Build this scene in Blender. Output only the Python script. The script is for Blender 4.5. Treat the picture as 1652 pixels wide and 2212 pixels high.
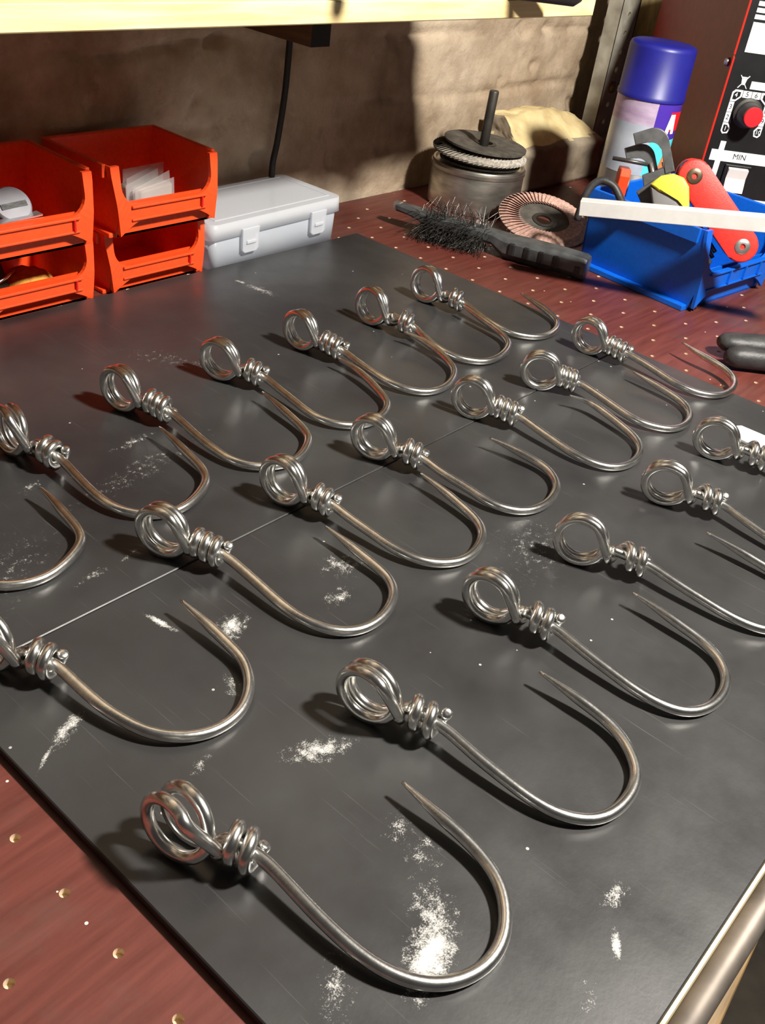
import bpy, bmesh, math, random
from mathutils import Vector, Matrix, noise

# ------------------------------------------------------------------ scene, camera, light
for o in list(bpy.data.objects):
    bpy.data.objects.remove(o, do_unlink=True)
scene = bpy.context.scene
COL = scene.collection
R = math.radians
random.seed(7)

cam_d = bpy.data.cameras.new('camera')
cam_d.sensor_fit = 'VERTICAL'
cam_d.sensor_height = 36.0
cam_d.lens = 36.0 * 2081.3 / 2212.0
cam_d.clip_start = 0.01
cam = bpy.data.objects.new('camera', cam_d)
COL.objects.link(cam)
cam.matrix_world = Matrix(((0.656787, 0.357581, -0.663903, 0.0),
                           (-0.743689, 0.452783, -0.491848, 0.0),
                           (0.124729, 0.816776, 0.563311, 0.32),
                           (0, 0, 0, 1)))
scene.camera = cam

world = bpy.data.worlds.new('world')
scene.world = world
world.use_nodes = True
bg = world.node_tree.nodes['Background']
bg.inputs[0].default_value = (1.0, 0.95, 0.9, 1)
bg.inputs[1].default_value = 0.038

lamp_d = bpy.data.lights.new('workshop_lamp', 'POINT')      # bare bulb hanging over the bench front
lamp_d.energy = 102.0
lamp_d.color = (1.0, 0.95, 0.86)
lamp_d.shadow_soft_size = 0.045
lamp = bpy.data.objects.new('workshop_lamp', lamp_d)
lamp.location = (0.58, -0.21, 0.82)
COL.objects.link(lamp)

scene.view_settings.view_transform = 'Standard'
scene.view_settings.look = 'None'
scene.view_settings.gamma = 1.0
scene.view_settings.use_curve_mapping = False
scene.view_settings.exposure = 0.0

# ------------------------------------------------------------------ materials
MATS = {}
def new_mat(name):
    m = bpy.data.materials.new(name)
    m.use_nodes = True
    nt = m.node_tree
    MATS[name] = m
    return m, nt, nt.nodes['Principled BSDF']

def mat(name, col, rough=0.5, metal=0.0, var=0.12, scale=60.0, bump=0.0, bscale=None, spec=0.5, col2=None,
        stretch=(1, 1, 1), coat=0.0, trans=0.0, detail=5.0, lo=0.35, hi=0.65):
    m, nt, p = new_mat(name)
    N, L = nt.nodes, nt.links
    tc = N.new('ShaderNodeTexCoord')
    mp = N.new('ShaderNodeMapping')
    mp.inputs['Scale'].default_value = stretch
    L.new(tc.outputs['Object'], mp.inputs['Vector'])
    nz = N.new('ShaderNodeTexNoise')
    nz.inputs['Scale'].default_value = scale
    nz.inputs['Detail'].default_value = detail
    L.new(mp.outputs['Vector'], nz.inputs['Vector'])
    rp = N.new('ShaderNodeValToRGB')
    c2 = col2 or tuple(max(0, c * (1 - var)) for c in col)
    c1 = col if col2 else tuple(min(1, c * (1 + var)) for c in col)
    rp.color_ramp.elements[0].position = lo
    rp.color_ramp.elements[1].position = hi
    rp.color_ramp.elements[0].color = (*c2, 1)
    rp.color_ramp.elements[1].color = (*c1, 1)
    L.new(nz.outputs['Fac'], rp.inputs['Fac'])
    L.new(rp.outputs['Color'], p.inputs['Base Color'])
    p.inputs['Roughness'].default_value = rough
    p.inputs['Metallic'].default_value = metal
    p.inputs['Specular IOR Level'].default_value = spec
    p.inputs['Coat Weight'].default_value = coat
    p.inputs['Transmission Weight'].default_value = trans
    if bump:
        bn = N.new('ShaderNodeTexNoise')
        bn.inputs['Scale'].default_value = bscale or scale * 3
        bn.inputs['Detail'].default_value = 6
        L.new(mp.outputs['Vector'], bn.inputs['Vector'])
        b = N.new('ShaderNodeBump')
        b.inputs['Strength'].default_value = bump
        b.inputs['Distance'].default_value = 0.001
        L.new(bn.outputs['Fac'], b.inputs['Height'])
        L.new(b.outputs['Normal'], p.inputs['Normal'])
    return m

mat('wire', (0.84, 0.83, 0.80), rough=0.24, metal=1.0, var=0.12, scale=180, bump=0.06, bscale=500)
mat('red_plastic', (0.84, 0.075, 0.014), rough=0.38, var=0.06, scale=300, bump=0.03)
mat('red_dark', (0.55, 0.008, 0.010), rough=0.45, var=0.05)
mat('blue_plastic', (0.003, 0.115, 0.60), rough=0.36, var=0.06, scale=300, bump=0.03)
mat('pine', (0.90, 0.74, 0.40), rough=0.55, col2=(0.78, 0.56, 0.24), scale=14, stretch=(1, 14, 14), bump=0.06)
mat('dark_wood', (0.10, 0.065, 0.035), rough=0.7, var=0.3, scale=30, stretch=(8, 1, 8))
mat('black_end', (0.012, 0.011, 0.010), rough=0.8)
mat('ochre_wood', (0.20, 0.12, 0.045), rough=0.6, var=0.3, scale=25, stretch=(1, 6, 6))
mat('raw_wood', (0.62, 0.48, 0.33), rough=0.8, var=0.15, scale=300)
mat('edge_wood', (0.85, 0.72, 0.48), rough=0.6, col2=(0.55, 0.40, 0.22), scale=120, lo=0.25, hi=0.45)
mat('rail_steel', (0.17, 0.145, 0.125), rough=0.55, metal=0.6, var=0.3, scale=40)
mat('blocker_grey', (0.030, 0.030, 0.032), rough=0.6, var=0.25, scale=40)
mat('bench_leg', (0.12, 0.08, 0.05), rough=0.7, var=0.2)
mat('floor_dirt', (0.05, 0.04, 0.03), rough=0.9, var=0.4, scale=12, bump=0.2)
mat('black_cable', (0.012, 0.011, 0.010), rough=0.5)
mat('post_steel', (0.42, 0.40, 0.34), rough=0.6, metal=0.1, col2=(0.22, 0.20, 0.16), scale=35, bump=0.1)
mat('bolt_brass', (0.20, 0.15, 0.07), rough=0.5, metal=0.6)
mat('upright_wood', (0.32, 0.24, 0.11), rough=0.7, var=0.25, scale=30, stretch=(6, 6, 1))
mat('stone', (0.36, 0.30, 0.22), rough=0.9, col2=(0.20, 0.155, 0.11), scale=22, bump=0.6, bscale=120)
mat('stone_lit_top', (0.80, 0.66, 0.36), rough=0.9, col2=(0.58, 0.45, 0.22), scale=40, bump=0.5, bscale=140)
mat('drum_steel', (0.56, 0.53, 0.47), rough=0.34, metal=0.95, var=0.3, scale=30, stretch=(1, 1, 4), bump=0.08)
mat('disc_dark', (0.075, 0.066, 0.055), rough=0.75, var=0.35, scale=90, bump=0.5, bscale=400)
mat('disc_fibre', (0.10, 0.095, 0.075), rough=0.8, var=0.3, scale=200, bump=0.4)
mat('flap_grey', (0.42, 0.38, 0.33), rough=0.7, var=0.35, scale=300)
mat('flap_pink', (0.52, 0.32, 0.26), rough=0.8, var=0.25, scale=300, bump=0.3)
mat('rod_dark', (0.06, 0.055, 0.048), rough=0.5, metal=0.6, var=0.3)
mat('brush_plastic', (0.060, 0.064, 0.066), rough=0.42, var=0.3, scale=80, bump=0.2)
mat('bristle', (0.20, 0.19, 0.18), rough=0.35, metal=0.9, var=0.3)
mat('bright_metal', (0.8, 0.8, 0.8), rough=0.25, metal=0.9)
mat('aluminium', (0.88, 0.87, 0.85), rough=0.35, metal=0.35, var=0.05)
mat('tool_grey', (0.085, 0.085, 0.088), rough=0.45, var=0.2, scale=100, bump=0.15)
mat('tool_black', (0.014, 0.014, 0.014), rough=0.45, var=0.2)
mat('key_steel', (0.10, 0.095, 0.09), rough=0.35, metal=0.7)
mat('yellow', (0.88, 0.80, 0.07), rough=0.4, var=0.05)
mat('handle_grey', (0.20, 0.20, 0.20), rough=0.5)
mat('tool_red', (0.75, 0.035, 0.025), rough=0.5, var=0.12, scale=250, bump=0.2)
mat('screw_bronze', (0.16, 0.12, 0.08), rough=0.4, metal=0.8)
mat('screw_steel', (0.55, 0.53, 0.50), rough=0.35, metal=0.9)
mat('case_red', (0.24, 0.022, 0.014), rough=0.42, var=0.12, scale=90, bump=0.12, bscale=700)
mat('case_red_lit', (0.62, 0.018, 0.008), rough=0.35, var=0.05)  # brighter copy of the case red, lit edge painted in
mat('panel_black', (0.008, 0.008, 0.009), rough=0.4, var=0.2)
mat('print_white', (0.86, 0.88, 0.90), rough=0.5, var=0.03)
mat('print_black', (0.01, 0.01, 0.01), rough=0.5)
mat('knob_black', (0.03, 0.028, 0.026), rough=0.55, var=0.3, scale=120)
mat('knob_red', (0.80, 0.012, 0.02), rough=0.5, var=0.06)
mat('switch_white', (0.80, 0.76, 0.74), rough=0.35, var=0.03)
mat('cap_blue', (0.012, 0.013, 0.20), rough=0.42, var=0.08)
mat('can_lilac', (0.62, 0.50, 0.66), rough=0.35, metal=0.2, col2=(0.42, 0.30, 0.46), scale=40, stretch=(1, 1, 3))
mat('can_pale', (0.66, 0.72, 0.80), rough=0.3, metal=0.3, col2=(0.45, 0.52, 0.62), scale=30)
mat('can_purple', (0.07, 0.03, 0.36), rough=0.35, var=0.05)
mat('can_cyan', (0.10, 0.68, 0.78), rough=0.35, var=0.05)
mat('can_metal', (0.30, 0.28, 0.27), rough=0.35, metal=0.8, var=0.15)
mat('can_orange', (0.85, 0.22, 0.06), rough=0.4)
mat('white_strip', (0.90, 0.92, 0.92), rough=0.5, var=0.02)
mat('paper', (0.52, 0.46, 0.39), rough=0.8, var=0.08)
mat('grey_plastic', (0.22, 0.22, 0.25), rough=0.35, var=0.1)
mat('orange_sponge', (0.62, 0.30, 0.05), rough=0.9, var=0.2, scale=200, bump=0.5)
mat('black_rubber', (0.03, 0.03, 0.031), rough=0.5, var=0.4, scale=60, bump=0.35, bscale=260)

def clear_mat(name, tint, transp, rough=0.35):
    m, nt, p = new_mat(name)
    N, L = nt.nodes, nt.links
    nz = N.new('ShaderNodeTexNoise'); nz.inputs['Scale'].default_value = 90
    rp = N.new('ShaderNodeValToRGB')
    rp.color_ramp.elements[0].color = (*[c * 0.9 for c in tint], 1)
    rp.color_ramp.elements[1].color = (*tint, 1)
    L.new(nz.outputs['Fac'], rp.inputs['Fac'])
    L.new(rp.outputs['Color'], p.inputs['Base Color'])
    p.inputs['Roughness'].default_value = rough
    tl = N.new('ShaderNodeBsdfTranslucent')
    L.new(rp.outputs['Color'], tl.inputs['Color'])
    tr = N.new('ShaderNodeBsdfTransparent')
    tr.inputs['Color'].default_value = (0.95, 0.96, 0.98, 1)
    a = N.new('ShaderNodeMixShader'); a.inputs[0].default_value = 0.35
    L.new(p.outputs[0], a.inputs[1]); L.new(tl.outputs[0], a.inputs[2])
    b = N.new('ShaderNodeMixShader'); b.inputs[0].default_value = transp
    L.new(a.outputs[0], b.inputs[1]); L.new(tr.outputs[0], b.inputs[2])
    L.new(b.outputs[0], N['Material Output'].inputs['Surface'])
    return m
clear_mat('frosted', (0.80, 0.85, 0.93), 0.40)
clear_mat('frosted_lid', (0.88, 0.90, 0.94), 0.40)
clear_mat('clear_bag', (0.80, 0.76, 0.74), 0.72, 0.15)

# mill-scaled steel: mottled grey, chalky rub marks, scratches and loose specks of swarf (world = object coordinates)
RUBS = [  # x, y, radius along, radius across, angle, strength
    (0.183, 0.085, 0.016, 0.008, 20, 1.25), (0.196, 0.094, 0.013, 0.008, 60, 0.75), (0.150, 0.100, 0.014, 0.006, 40, 0.5),
    (0.2205, 0.1775, 0.015, 0.006, -30, 0.85), (0.2437, 0.2606, 0.010, 0.007, 10, 0.95), (0.220, 0.2854, 0.009, 0.0018, 100, 1.3),
    (0.1496, 0.2571, 0.011, 0.0035, 25, 0.95), (0.135, 0.2500, 0.009, 0.0010, 35, 0.9), (0.2537, 0.049, 0.007, 0.004, 0, 0.7),
    (0.2356, 0.0386, 0.0055, 0.0018, 35, 1.3), (0.5396, 0.5863, 0.006, 0.003, -80, 0.9), (0.543, 0.565, 0.018, 0.0045, -80, 0.75),
    (0.322, 0.2598, 0.012, 0.010, -30, 0.6), (0.3004, 0.2426, 0.009, 0.006, 0, 0.65), (0.2134, 0.1142, 0.010, 0.006, 60, 0.5),
    (0.218, 0.231, 0.009, 0.005, 70, 0.55), (0.216, 0.3346, 0.010, 0.003, 10, 0.55), (0.235, 0.421, 0.007, 0.003, 20, 0.7),
    (0.311, 0.4275, 0.016, 0.004, 5, 0.55), (0.2112, 0.0359, 0.006, 0.003, 20, 0.5), (0.2404, 0.337, 0.006, 0.0015, 20, 0.7),
    (0.215, 0.1276, 0.008, 0.007, 30, 0.5), (0.178, 0.205, 0.006, 0.003, 30, 0.6), (0.42, 0.20, 0.03, 0.02, 30, 0.34),
    (0.30, 0.40, 0.05, 0.01, 10, 0.34), (0.17, 0.36, 0.05, 0.02, 20, 0.30), (0.40, 0.50, 0.04, 0.01, -60, 0.3)]
m, nt, P = new_mat('plate_steel')
N, L = nt.nodes, nt.links
tc = N.new('ShaderNodeTexCoord')
geo = N.new('ShaderNodeNewGeometry')
def noise_node(scale, detail=4, rough=0.55, vec=None):
    n = N.new('ShaderNodeTexNoise')
    n.inputs['Scale'].default_value = scale
    n.inputs['Detail'].default_value = detail
    n.inputs['Roughness'].default_value = rough
    L.new(vec or geo.outputs['Position'], n.inputs['Vector'])
    return n
def math_node(op, a, b=None, clamp=False):
    n = N.new('ShaderNodeMath'); n.operation = op; n.use_clamp = clamp
    for i, v in enumerate((a, b)):
        if v is None: continue
        if isinstance(v, (int, float)): n.inputs[i].default_value = v
        else: L.new(v, n.inputs[i])
    return n.outputs[0]
def ramp(fac, p0, c0, p1, c1):
    r = N.new('ShaderNodeValToRGB')
    r.color_ramp.elements[0].position = p0; r.color_ramp.elements[1].position = p1
    r.color_ramp.elements[0].color = (*c0, 1); r.color_ramp.elements[1].color = (*c1, 1)
    L.new(fac, r.inputs['Fac'])
    return r.outputs['Color']
base0 = ramp(noise_node(9, 6).outputs['Fac'], 0.32, (0.020, 0.019, 0.020), 0.70, (0.040, 0.040, 0.040))
scr = None                                         # fine handling scratches in two directions
for ang, sc in ((32, (900, 14, 1)), (-58, (700, 10, 1)), (75, (800, 16, 1))):
    mp = N.new('ShaderNodeMapping'); mp.inputs['Rotation'].default_value = (0, 0, R(ang)); mp.inputs['Scale'].default_value = sc
    L.new(geo.outputs['Position'], mp.inputs['Vector'])
    v = math_node('MULTIPLY', math_node('SUBTRACT', noise_node(1.0, 2, 0.5, mp.outputs['Vector']).outputs['Fac'], 0.70), 5.0, clamp=True)
    scr = v if scr is None else math_node('MAXIMUM', scr, v)
mxs = N.new('ShaderNodeMixRGB'); L.new(math_node('MULTIPLY', scr, 0.45), mxs.inputs[0]); L.new(base0, mxs.inputs[1]); mxs.inputs[2].default_value = (0.22, 0.21, 0.20, 1)
base = mxs.outputs[0]
rub = None
for (x, y, rx, ry, a, s) in RUBS:
    mp = N.new('ShaderNodeMapping'); mp.vector_type = 'TEXTURE'
    mp.inputs['Location'].default_value = (x, y, 0)
    mp.inputs['Rotation'].default_value = (0, 0, R(a))
    mp.inputs['Scale'].default_value = (rx * 1.5, ry * 1.5, 1000)
    L.new(geo.outputs['Position'], mp.inputs['Vector'])
    ln = N.new('ShaderNodeVectorMath'); ln.operation = 'LENGTH'
    L.new(mp.outputs['Vector'], ln.inputs[0])
    v = math_node('MULTIPLY', math_node('SUBTRACT', 1.0, ln.outputs['Value'], clamp=True), s)
    rub = v if rub is None else math_node('MAXIMUM', rub, v)
grit = noise_node(1500, 3, 0.7).outputs['Fac']
patch = noise_node(230, 5, 0.7).outputs['Fac']
gr = math_node('ADD', math_node('MULTIPLY', grit, 0.55), math_node('MULTIPLY', patch, 0.75))
rubm = math_node('MULTIPLY', math_node('ADD', math_node('MULTIPLY', rub, 0.85), math_node('SUBTRACT', math_node('MULTIPLY', gr, 2.6), 2.05)), 1.7, clamp=True)
rubm = math_node('MULTIPLY', rubm, math_node('MULTIPLY', rub, 6.0, clamp=True), clamp=True)
vo = N.new('ShaderNodeTexVoronoi'); vo.inputs['Scale'].default_value = 85
L.new(geo.outputs['Position'], vo.inputs['Vector'])
spk = math_node('LESS_THAN', vo.outputs['Distance'], 0.06)
sel = N.new('ShaderNodeSeparateColor'); L.new(vo.outputs['Color'], sel.inputs[0])
spk = math_node('MULTIPLY', spk, math_node('GREATER_THAN', sel.outputs[0], 0.80))
fin = math_node('ADD', rubm, math_node('MULTIPLY', spk, 0.55), clamp=True)
mx = N.new('ShaderNodeMixRGB')
L.new(fin, mx.inputs[0]); L.new(base, mx.inputs[1]); mx.inputs[2].default_value = (0.62, 0.61, 0.58, 1)
L.new(mx.outputs[0], P.inputs['Base Color'])
rg = ramp(noise_node(30, 5).outputs['Fac'], 0.3, (0.30,) * 3, 0.7, (0.44,) * 3)
mr = N.new('ShaderNodeMixRGB'); L.new(fin, mr.inputs[0]); L.new(rg, mr.inputs[1]); mr.inputs[2].default_value = (0.9, 0.9, 0.9, 1)
L.new(mr.outputs[0], P.inputs['Roughness'])
P.inputs['Specular IOR Level'].default_value = 0.6
P.inputs['Metallic'].default_value = 0.0
bp = N.new('ShaderNodeBump'); bp.inputs['Strength'].default_value = 0.06; bp.inputs['Distance'].default_value = 0.0006
L.new(noise_node(420, 4).outputs['Fac'], bp.inputs['Height'])
L.new(bp.outputs['Normal'], P.inputs['Normal'])
mat('plate_edge', (0.030, 0.027, 0.027), rough=0.55, var=0.3, scale=60)

# film-faced bench board, red-brown with dusty scuffs
m, nt, P = new_mat('bench_film')
N, L = nt.nodes, nt.links
geo = N.new('ShaderNodeNewGeometry')
mp = N.new('ShaderNodeMapping'); mp.inputs['Scale'].default_value = (3, 30, 1); mp.inputs['Rotation'].default_value = (0, 0, R(25))
L.new(geo.outputs['Position'], mp.inputs['Vector'])
c = ramp(noise_node(6, 6, vec=mp.outputs['Vector']).outputs['Fac'], 0.3, (0.088, 0.019, 0.014), 0.75, (0.150, 0.040, 0.030))
dust = math_node('MULTIPLY', math_node('SUBTRACT', noise_node(16, 6, 0.65).outputs['Fac'], 0.53), 2.2, clamp=True)
mx = N.new('ShaderNodeMixRGB'); L.new(dust, mx.inputs[0]); L.new(c, mx.inputs[1]); mx.inputs[2].default_value = (0.090, 0.062, 0.054, 1)
vo = N.new('ShaderNodeTexVoronoi'); vo.inputs['Scale'].default_value = 75
L.new(geo.outputs['Position'], vo.inputs['Vector'])
spk = math_node('LESS_THAN', vo.outputs['Distance'], 0.05)
sel = N.new('ShaderNodeSeparateColor'); L.new(vo.outputs['Color'], sel.inputs[0])
spk = math_node('MULTIPLY', spk, math_node('GREATER_THAN', sel.outputs[0], 0.78))
mx2 = N.new('ShaderNodeMixRGB'); L.new(spk, mx2.inputs[0]); L.new(mx.outputs[0], mx2.inputs[1]); mx2.inputs[2].default_value = (0.7, 0.62, 0.56, 1)
L.new(mx2.outputs[0], P.inputs['Base Color'])
P.inputs['Roughness'].default_value = 0.42
bp = N.new('ShaderNodeBump'); bp.inputs['Strength'].default_value = 0.12; bp.inputs['Distance'].default_value = 0.0006
L.new(noise_node(260, 4).outputs['Fac'], bp.inputs['Height'])
L.new(bp.outputs['Normal'], P.inputs['Normal'])

# rough rendered wall
m, nt, P = new_mat('wall_render')
N, L = nt.nodes, nt.links
geo = N.new('ShaderNodeNewGeometry')
c = ramp(noise_node(9, 8, 0.65).outputs['Fac'], 0.32, (0.27, 0.19, 0.12), 0.66, (0.58, 0.47, 0.35))
st = math_node('MULTIPLY', math_node('SUBTRACT', noise_node(34, 6, 0.7).outputs['Fac'], 0.56), 3.0, clamp=True)
mx = N.new('ShaderNodeMixRGB'); L.new(st, mx.inputs[0]); L.new(c, mx.inputs[1]); mx.inputs[2].default_value = (0.25, 0.175, 0.12, 1)
pl = math_node('MULTIPLY', math_node('SUBTRACT', noise_node(22, 5, 0.6).outputs['Fac'], 0.62), 3.0, clamp=True)
mx2 = N.new('ShaderNodeMixRGB'); L.new(pl, mx2.inputs[0]); L.new(mx.outputs[0], mx2.inputs[1]); mx2.inputs[2].default_value = (0.78, 0.69, 0.56, 1)
L.new(mx2.outputs[0], P.inputs['Base Color'])
P.inputs['Roughness'].default_value = 0.92
P.inputs['Specular IOR Level'].default_value = 0.15
bp = N.new('ShaderNodeBump'); bp.inputs['Strength'].default_value = 0.6; bp.inputs['Distance'].default_value = 0.002
L.new(noise_node(150, 6, 0.7).outputs['Fac'], bp.inputs['Height'])
L.new(bp.outputs['Normal'], P.inputs['Normal'])

# ------------------------------------------------------------------ building helpers
def tag(o, label=None, cat=None, group=None, kind=None):
    if label: o['label'] = label
    if cat: o['category'] = cat
    if group: o['group'] = group
    if kind: o['kind'] = kind
    return o

def empty(name, loc=(0, 0, 0), rz=0.0, label=None, cat=None, group=None, kind=None):
    o = bpy.data.objects.new(name, None)
    o.empty_display_size = 0.02
    o.location = loc
    o.rotation_euler = (0, 0, rz)
    COL.objects.link(o)
    return tag(o, label, cat, group, kind)

class B:
    """collects shapes into one mesh"""
    def __init__(s): s.bm = bmesh.new(); s.M = Matrix.Identity(4); s.mi = 0
    def vs(s, pts): return [s.bm.verts.new(s.M @ Vector(p)) for p in pts]
    def face(s, v, smooth=False):
        try:
            f = s.bm.faces.new(v)
        except ValueError:
            return None
        f.material_index = s.mi; f.smooth = smooth
        return f
    def box(s, x0, x1, y0, y1, z0, z1, bev=0.0, seg=2):
        v = s.vs([(x, y, z) for z in (z0, z1) for y in (y0, y1) for x in (x0, x1)])
        fs = [s.face([v[i] for i in q]) for q in ((0, 2, 3, 1), (4, 5, 7, 6), (0, 1, 5, 4), (1, 3, 7, 5), (3, 2, 6, 7), (2, 0, 4, 6))]
        if bev:
            ed = list({e for f in fs for e in f.edges})
            bmesh.ops.bevel(s.bm, geom=ed, offset=bev, segments=seg, affect='EDGES', profile=0.5, clamp_overlap=True)
        return s
    def prism(s, poly, h0, h1, plane='xy', bev=0.0):
        def mk(a, b, h): return {'xy': (a, b, h), 'xz': (a, h, b), 'yz': (h, a, b)}[plane]
        lo = s.vs([mk(a, b, h0) for a, b in poly]); hi = s.vs([mk(a, b, h1) for a, b in poly])
        n = len(poly)
        fs = [s.face(lo[::-1]), s.face(hi)]
        for i in range(n): fs.append(s.face([lo[i], lo[(i + 1) % n], hi[(i + 1) % n], hi[i]]))
        if bev:
            ed = list({e for f in fs[:2] for e in f.edges})
            bmesh.ops.bevel(s.bm, geom=ed, offset=bev, segments=2, affect='EDGES', profile=0.5, clamp_overlap=True)
        return s
    def tube(s, pts, r, n=10, caps=True, flat=1.0, upv=None):
        pts = [Vector(p) for p in pts]
        rs = r if isinstance(r, (list, tuple)) else [r] * len(pts)
        T = [(pts[min(i + 1, len(pts) - 1)] - pts[max(i - 1, 0)]).normalized() for i in range(len(pts))]
        u = Vector(upv) if upv else (Vector((0, 0, 1)) if abs(T[0].z) < 0.9 else Vector((1, 0, 0)))
        u = (u - T[0] * u.dot(T[0])).normalized()
        rings = []
        for p, t, rr in zip(pts, T, rs):
            u = (u - t * u.dot(t)).normalized(); w = t.cross(u)
            rings.append(s.vs([p + (u * math.cos(2 * math.pi * k / n) * flat + w * math.sin(2 * math.pi * k / n)) * rr for k in range(n)]))
        for a, b in zip(rings, rings[1:]):
            for k in range(n): s.face([a[k], a[(k + 1) % n], b[(k + 1) % n], b[k]], True)
        if caps: s.face(rings[0][::-1]); s.face(rings[-1])
        return s
    def lathe(s, prof, n=40, smooth=True, cap0=True, cap1=True, a0=0.0, a1=2 * math.pi):
        full = abs(a1 - a0 - 2 * math.pi) < 1e-6
        k = n if full else n + 1
        rings = [s.vs([(r * math.cos(a0 + (a1 - a0) * i / n), r * math.sin(a0 + (a1 - a0) * i / n), z) for i in range(k)]) for r, z in prof]
        for a, b in zip(rings, rings[1:]):
            for i in range(n):
                j = (i + 1) % k
                s.face([a[i], a[j], b[j], b[i]], smooth)
        if full and cap0: s.face(rings[0][::-1])
        if full and cap1: s.face(rings[-1])
        return s
    def warp(s, fn):
        for v in s.bm.verts: v.co = Vector(fn(v.co))
        return s
    def done(s, name, mats, parent=None, loc=None, rot=None, autosmooth=None):
        bmesh.ops.recalc_face_normals(s.bm, faces=s.bm.faces)
        me = bpy.data.meshes.new(name)
        if autosmooth:
            for f in s.bm.faces: f.smooth = True
            for e in s.bm.edges:
                if len(e.link_faces) == 2 and e.calc_face_angle(0) > R(autosmooth): e.smooth = False
        s.bm.to_mesh(me); s.bm.free()
        for k in ([mats] if isinstance(mats, str) else mats): me.materials.append(MATS[k])
        o = bpy.data.objects.new(name, me)
        COL.objects.link(o)
        if parent: o.parent = parent
        if loc: o.location = loc
        if rot: o.rotation_euler = rot
        return o

def basis(o, x, y, z):
    """matrix with the given axes as columns"""
    return Matrix(((x[0], y[0], z[0], o[0]), (x[1], y[1], z[1], o[1]), (x[2], y[2], z[2], o[2]), (0, 0, 0, 1)))

def catmull(pts, per=6):
    pts = [Vector(p) for p in pts]
    P = [pts[0] * 2 - pts[1]] + pts + [pts[-1] * 2 - pts[-2]]
    out = []
    for i in range(1, len(P) - 2):
        a, b, c, d = P[i - 1:i + 3]
        for k in range(per):
            t = k / per
            out.append(0.5 * ((2 * b) + (c - a) * t + (2 * a - 5 * b + 4 * c - d) * t * t + (3 * b - a - 3 * c + d) * t ** 3))
    out.append(pts[-1])
    return out

def resample(pts, n):
    L_ = [0.0]
    for a, b in zip(pts, pts[1:]): L_.append(L_[-1] + (b - a).length)
    out, j = [], 0
    for k in range(n):
        s_ = L_[-1] * k / (n - 1)
        while j < len(pts) - 2 and L_[j + 1] < s_: j += 1
        d = L_[j + 1] - L_[j]
        out.append(pts[j].lerp(pts[j + 1], 0 if d == 0 else (s_ - L_[j]) / d))
    return out

def smooth_path(pts, it):
    for _ in range(it):
        pts = [pts[0]] + [(pts[i - 1] + pts[i] * 2 + pts[i + 1]) / 4 for i in range(1, len(pts) - 1)] + [pts[-1]]
    return pts

def text_mesh(name, body, size, material, parent, M, depth=0.0003):
    cu = bpy.data.curves.new(name, 'FONT')
    cu.body = body; cu.size = size; cu.extrude = depth; cu.align_x = 'CENTER'; cu.align_y = 'CENTER'
    t = bpy.data.objects.new(name, cu); COL.objects.link(t)
    bpy.context.view_layer.update()
    me = bpy.data.meshes.new_from_object(t.evaluated_get(bpy.context.evaluated_depsgraph_get()))
    bpy.data.objects.remove(t, do_unlink=True)
    me.name = name
    me.materials.clear(); me.materials.append(MATS[material])
    o = bpy.data.objects.new(name, me); COL.objects.link(o)
    o.parent = parent; o.matrix_local = M
    return o

ZW = -0.005            # bench board surface; the steel plates on it reach z = 0
YWALL = 0.713

# ------------------------------------------------------------------ the setting
b = B(); b.box(-1.5, 3.2, -1.6, YWALL + 0.05, -0.93, -0.90)
tag(b.done('floor', 'floor_dirt'), 'dark dusty workshop floor under the bench', 'floor', kind='structure')

bm = bmesh.new()
xs = [-0.9 + 0.3 * i for i in range(4)] + [0.2 + 0.0045 * i for i in range(289)] + [1.5 + 0.3 * i for i in range(6)]
zs = [-0.93, -0.5, -0.1] + [-0.03 + 0.0045 * i for i in range(62)] + [0.26 + 0.3 * i for i in range(6)]
def wall_y(x, z):
    fine = 1.0 if (0.2 <= x <= 1.5 and -0.03 <= z <= 0.26) else 0.0
    d = noise.fractal(Vector((x * 7, z * 7, 3.1)), 1.0, 2.1, 4) * 0.0045
    d += noise.fractal(Vector((x * 30, z * 30, 8.3)), 1.0, 2.0, 5) * 0.0030
    pit = noise.noise(Vector((x * 26, z * 34, 2.0))) - 0.42                    # spalled pits
    if pit > 0: d += min(0.006, pit * 0.05)
    for zj, amp in ((0.160, 0.010), (0.094, 0.006), (0.026, 0.004)):           # weathered bed joints under the render
        w = 0.007 * noise.noise(Vector((x * 9, zj * 50, 1.0)))
        k = max(0.0, 1 - abs(z - zj - w) / 0.006)
        vis = max(0.0, min(1.0, 0.5 + 1.4 * noise.noise(Vector((x * 5, zj * 30, 5.0)))))
        d += amp * k * vis
    step = 0.160 + 0.007 * noise.noise(Vector((x * 9, 8.0, 1.0)))
    if z < step and x < 0.86: d += 0.004 * min(1.0, (step - z) / 0.006)          # thicker render above the joint
    return YWALL - 0.003 + max(-0.002, d) * fine + 0.001
grid = [[bm.verts.new((x, wall_y(x, z), z)) for x in xs] for z in zs]
for i in range(len(zs) - 1):
    for j in range(len(xs) - 1):
        f = bm.faces.new((grid[i][j], grid[i][j + 1], grid[i + 1][j + 1], grid[i + 1][j])); f.smooth = True
me = bpy.data.meshes.new('wall_back'); bm.to_mesh(me); bm.free()
me.materials.append(MATS['wall_render'])
w = bpy.data.objects.new('wall_back', me); COL.objects.link(w)
tag(w, 'rough brown rendered masonry wall behind the bench', 'wall', kind='structure')

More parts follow.
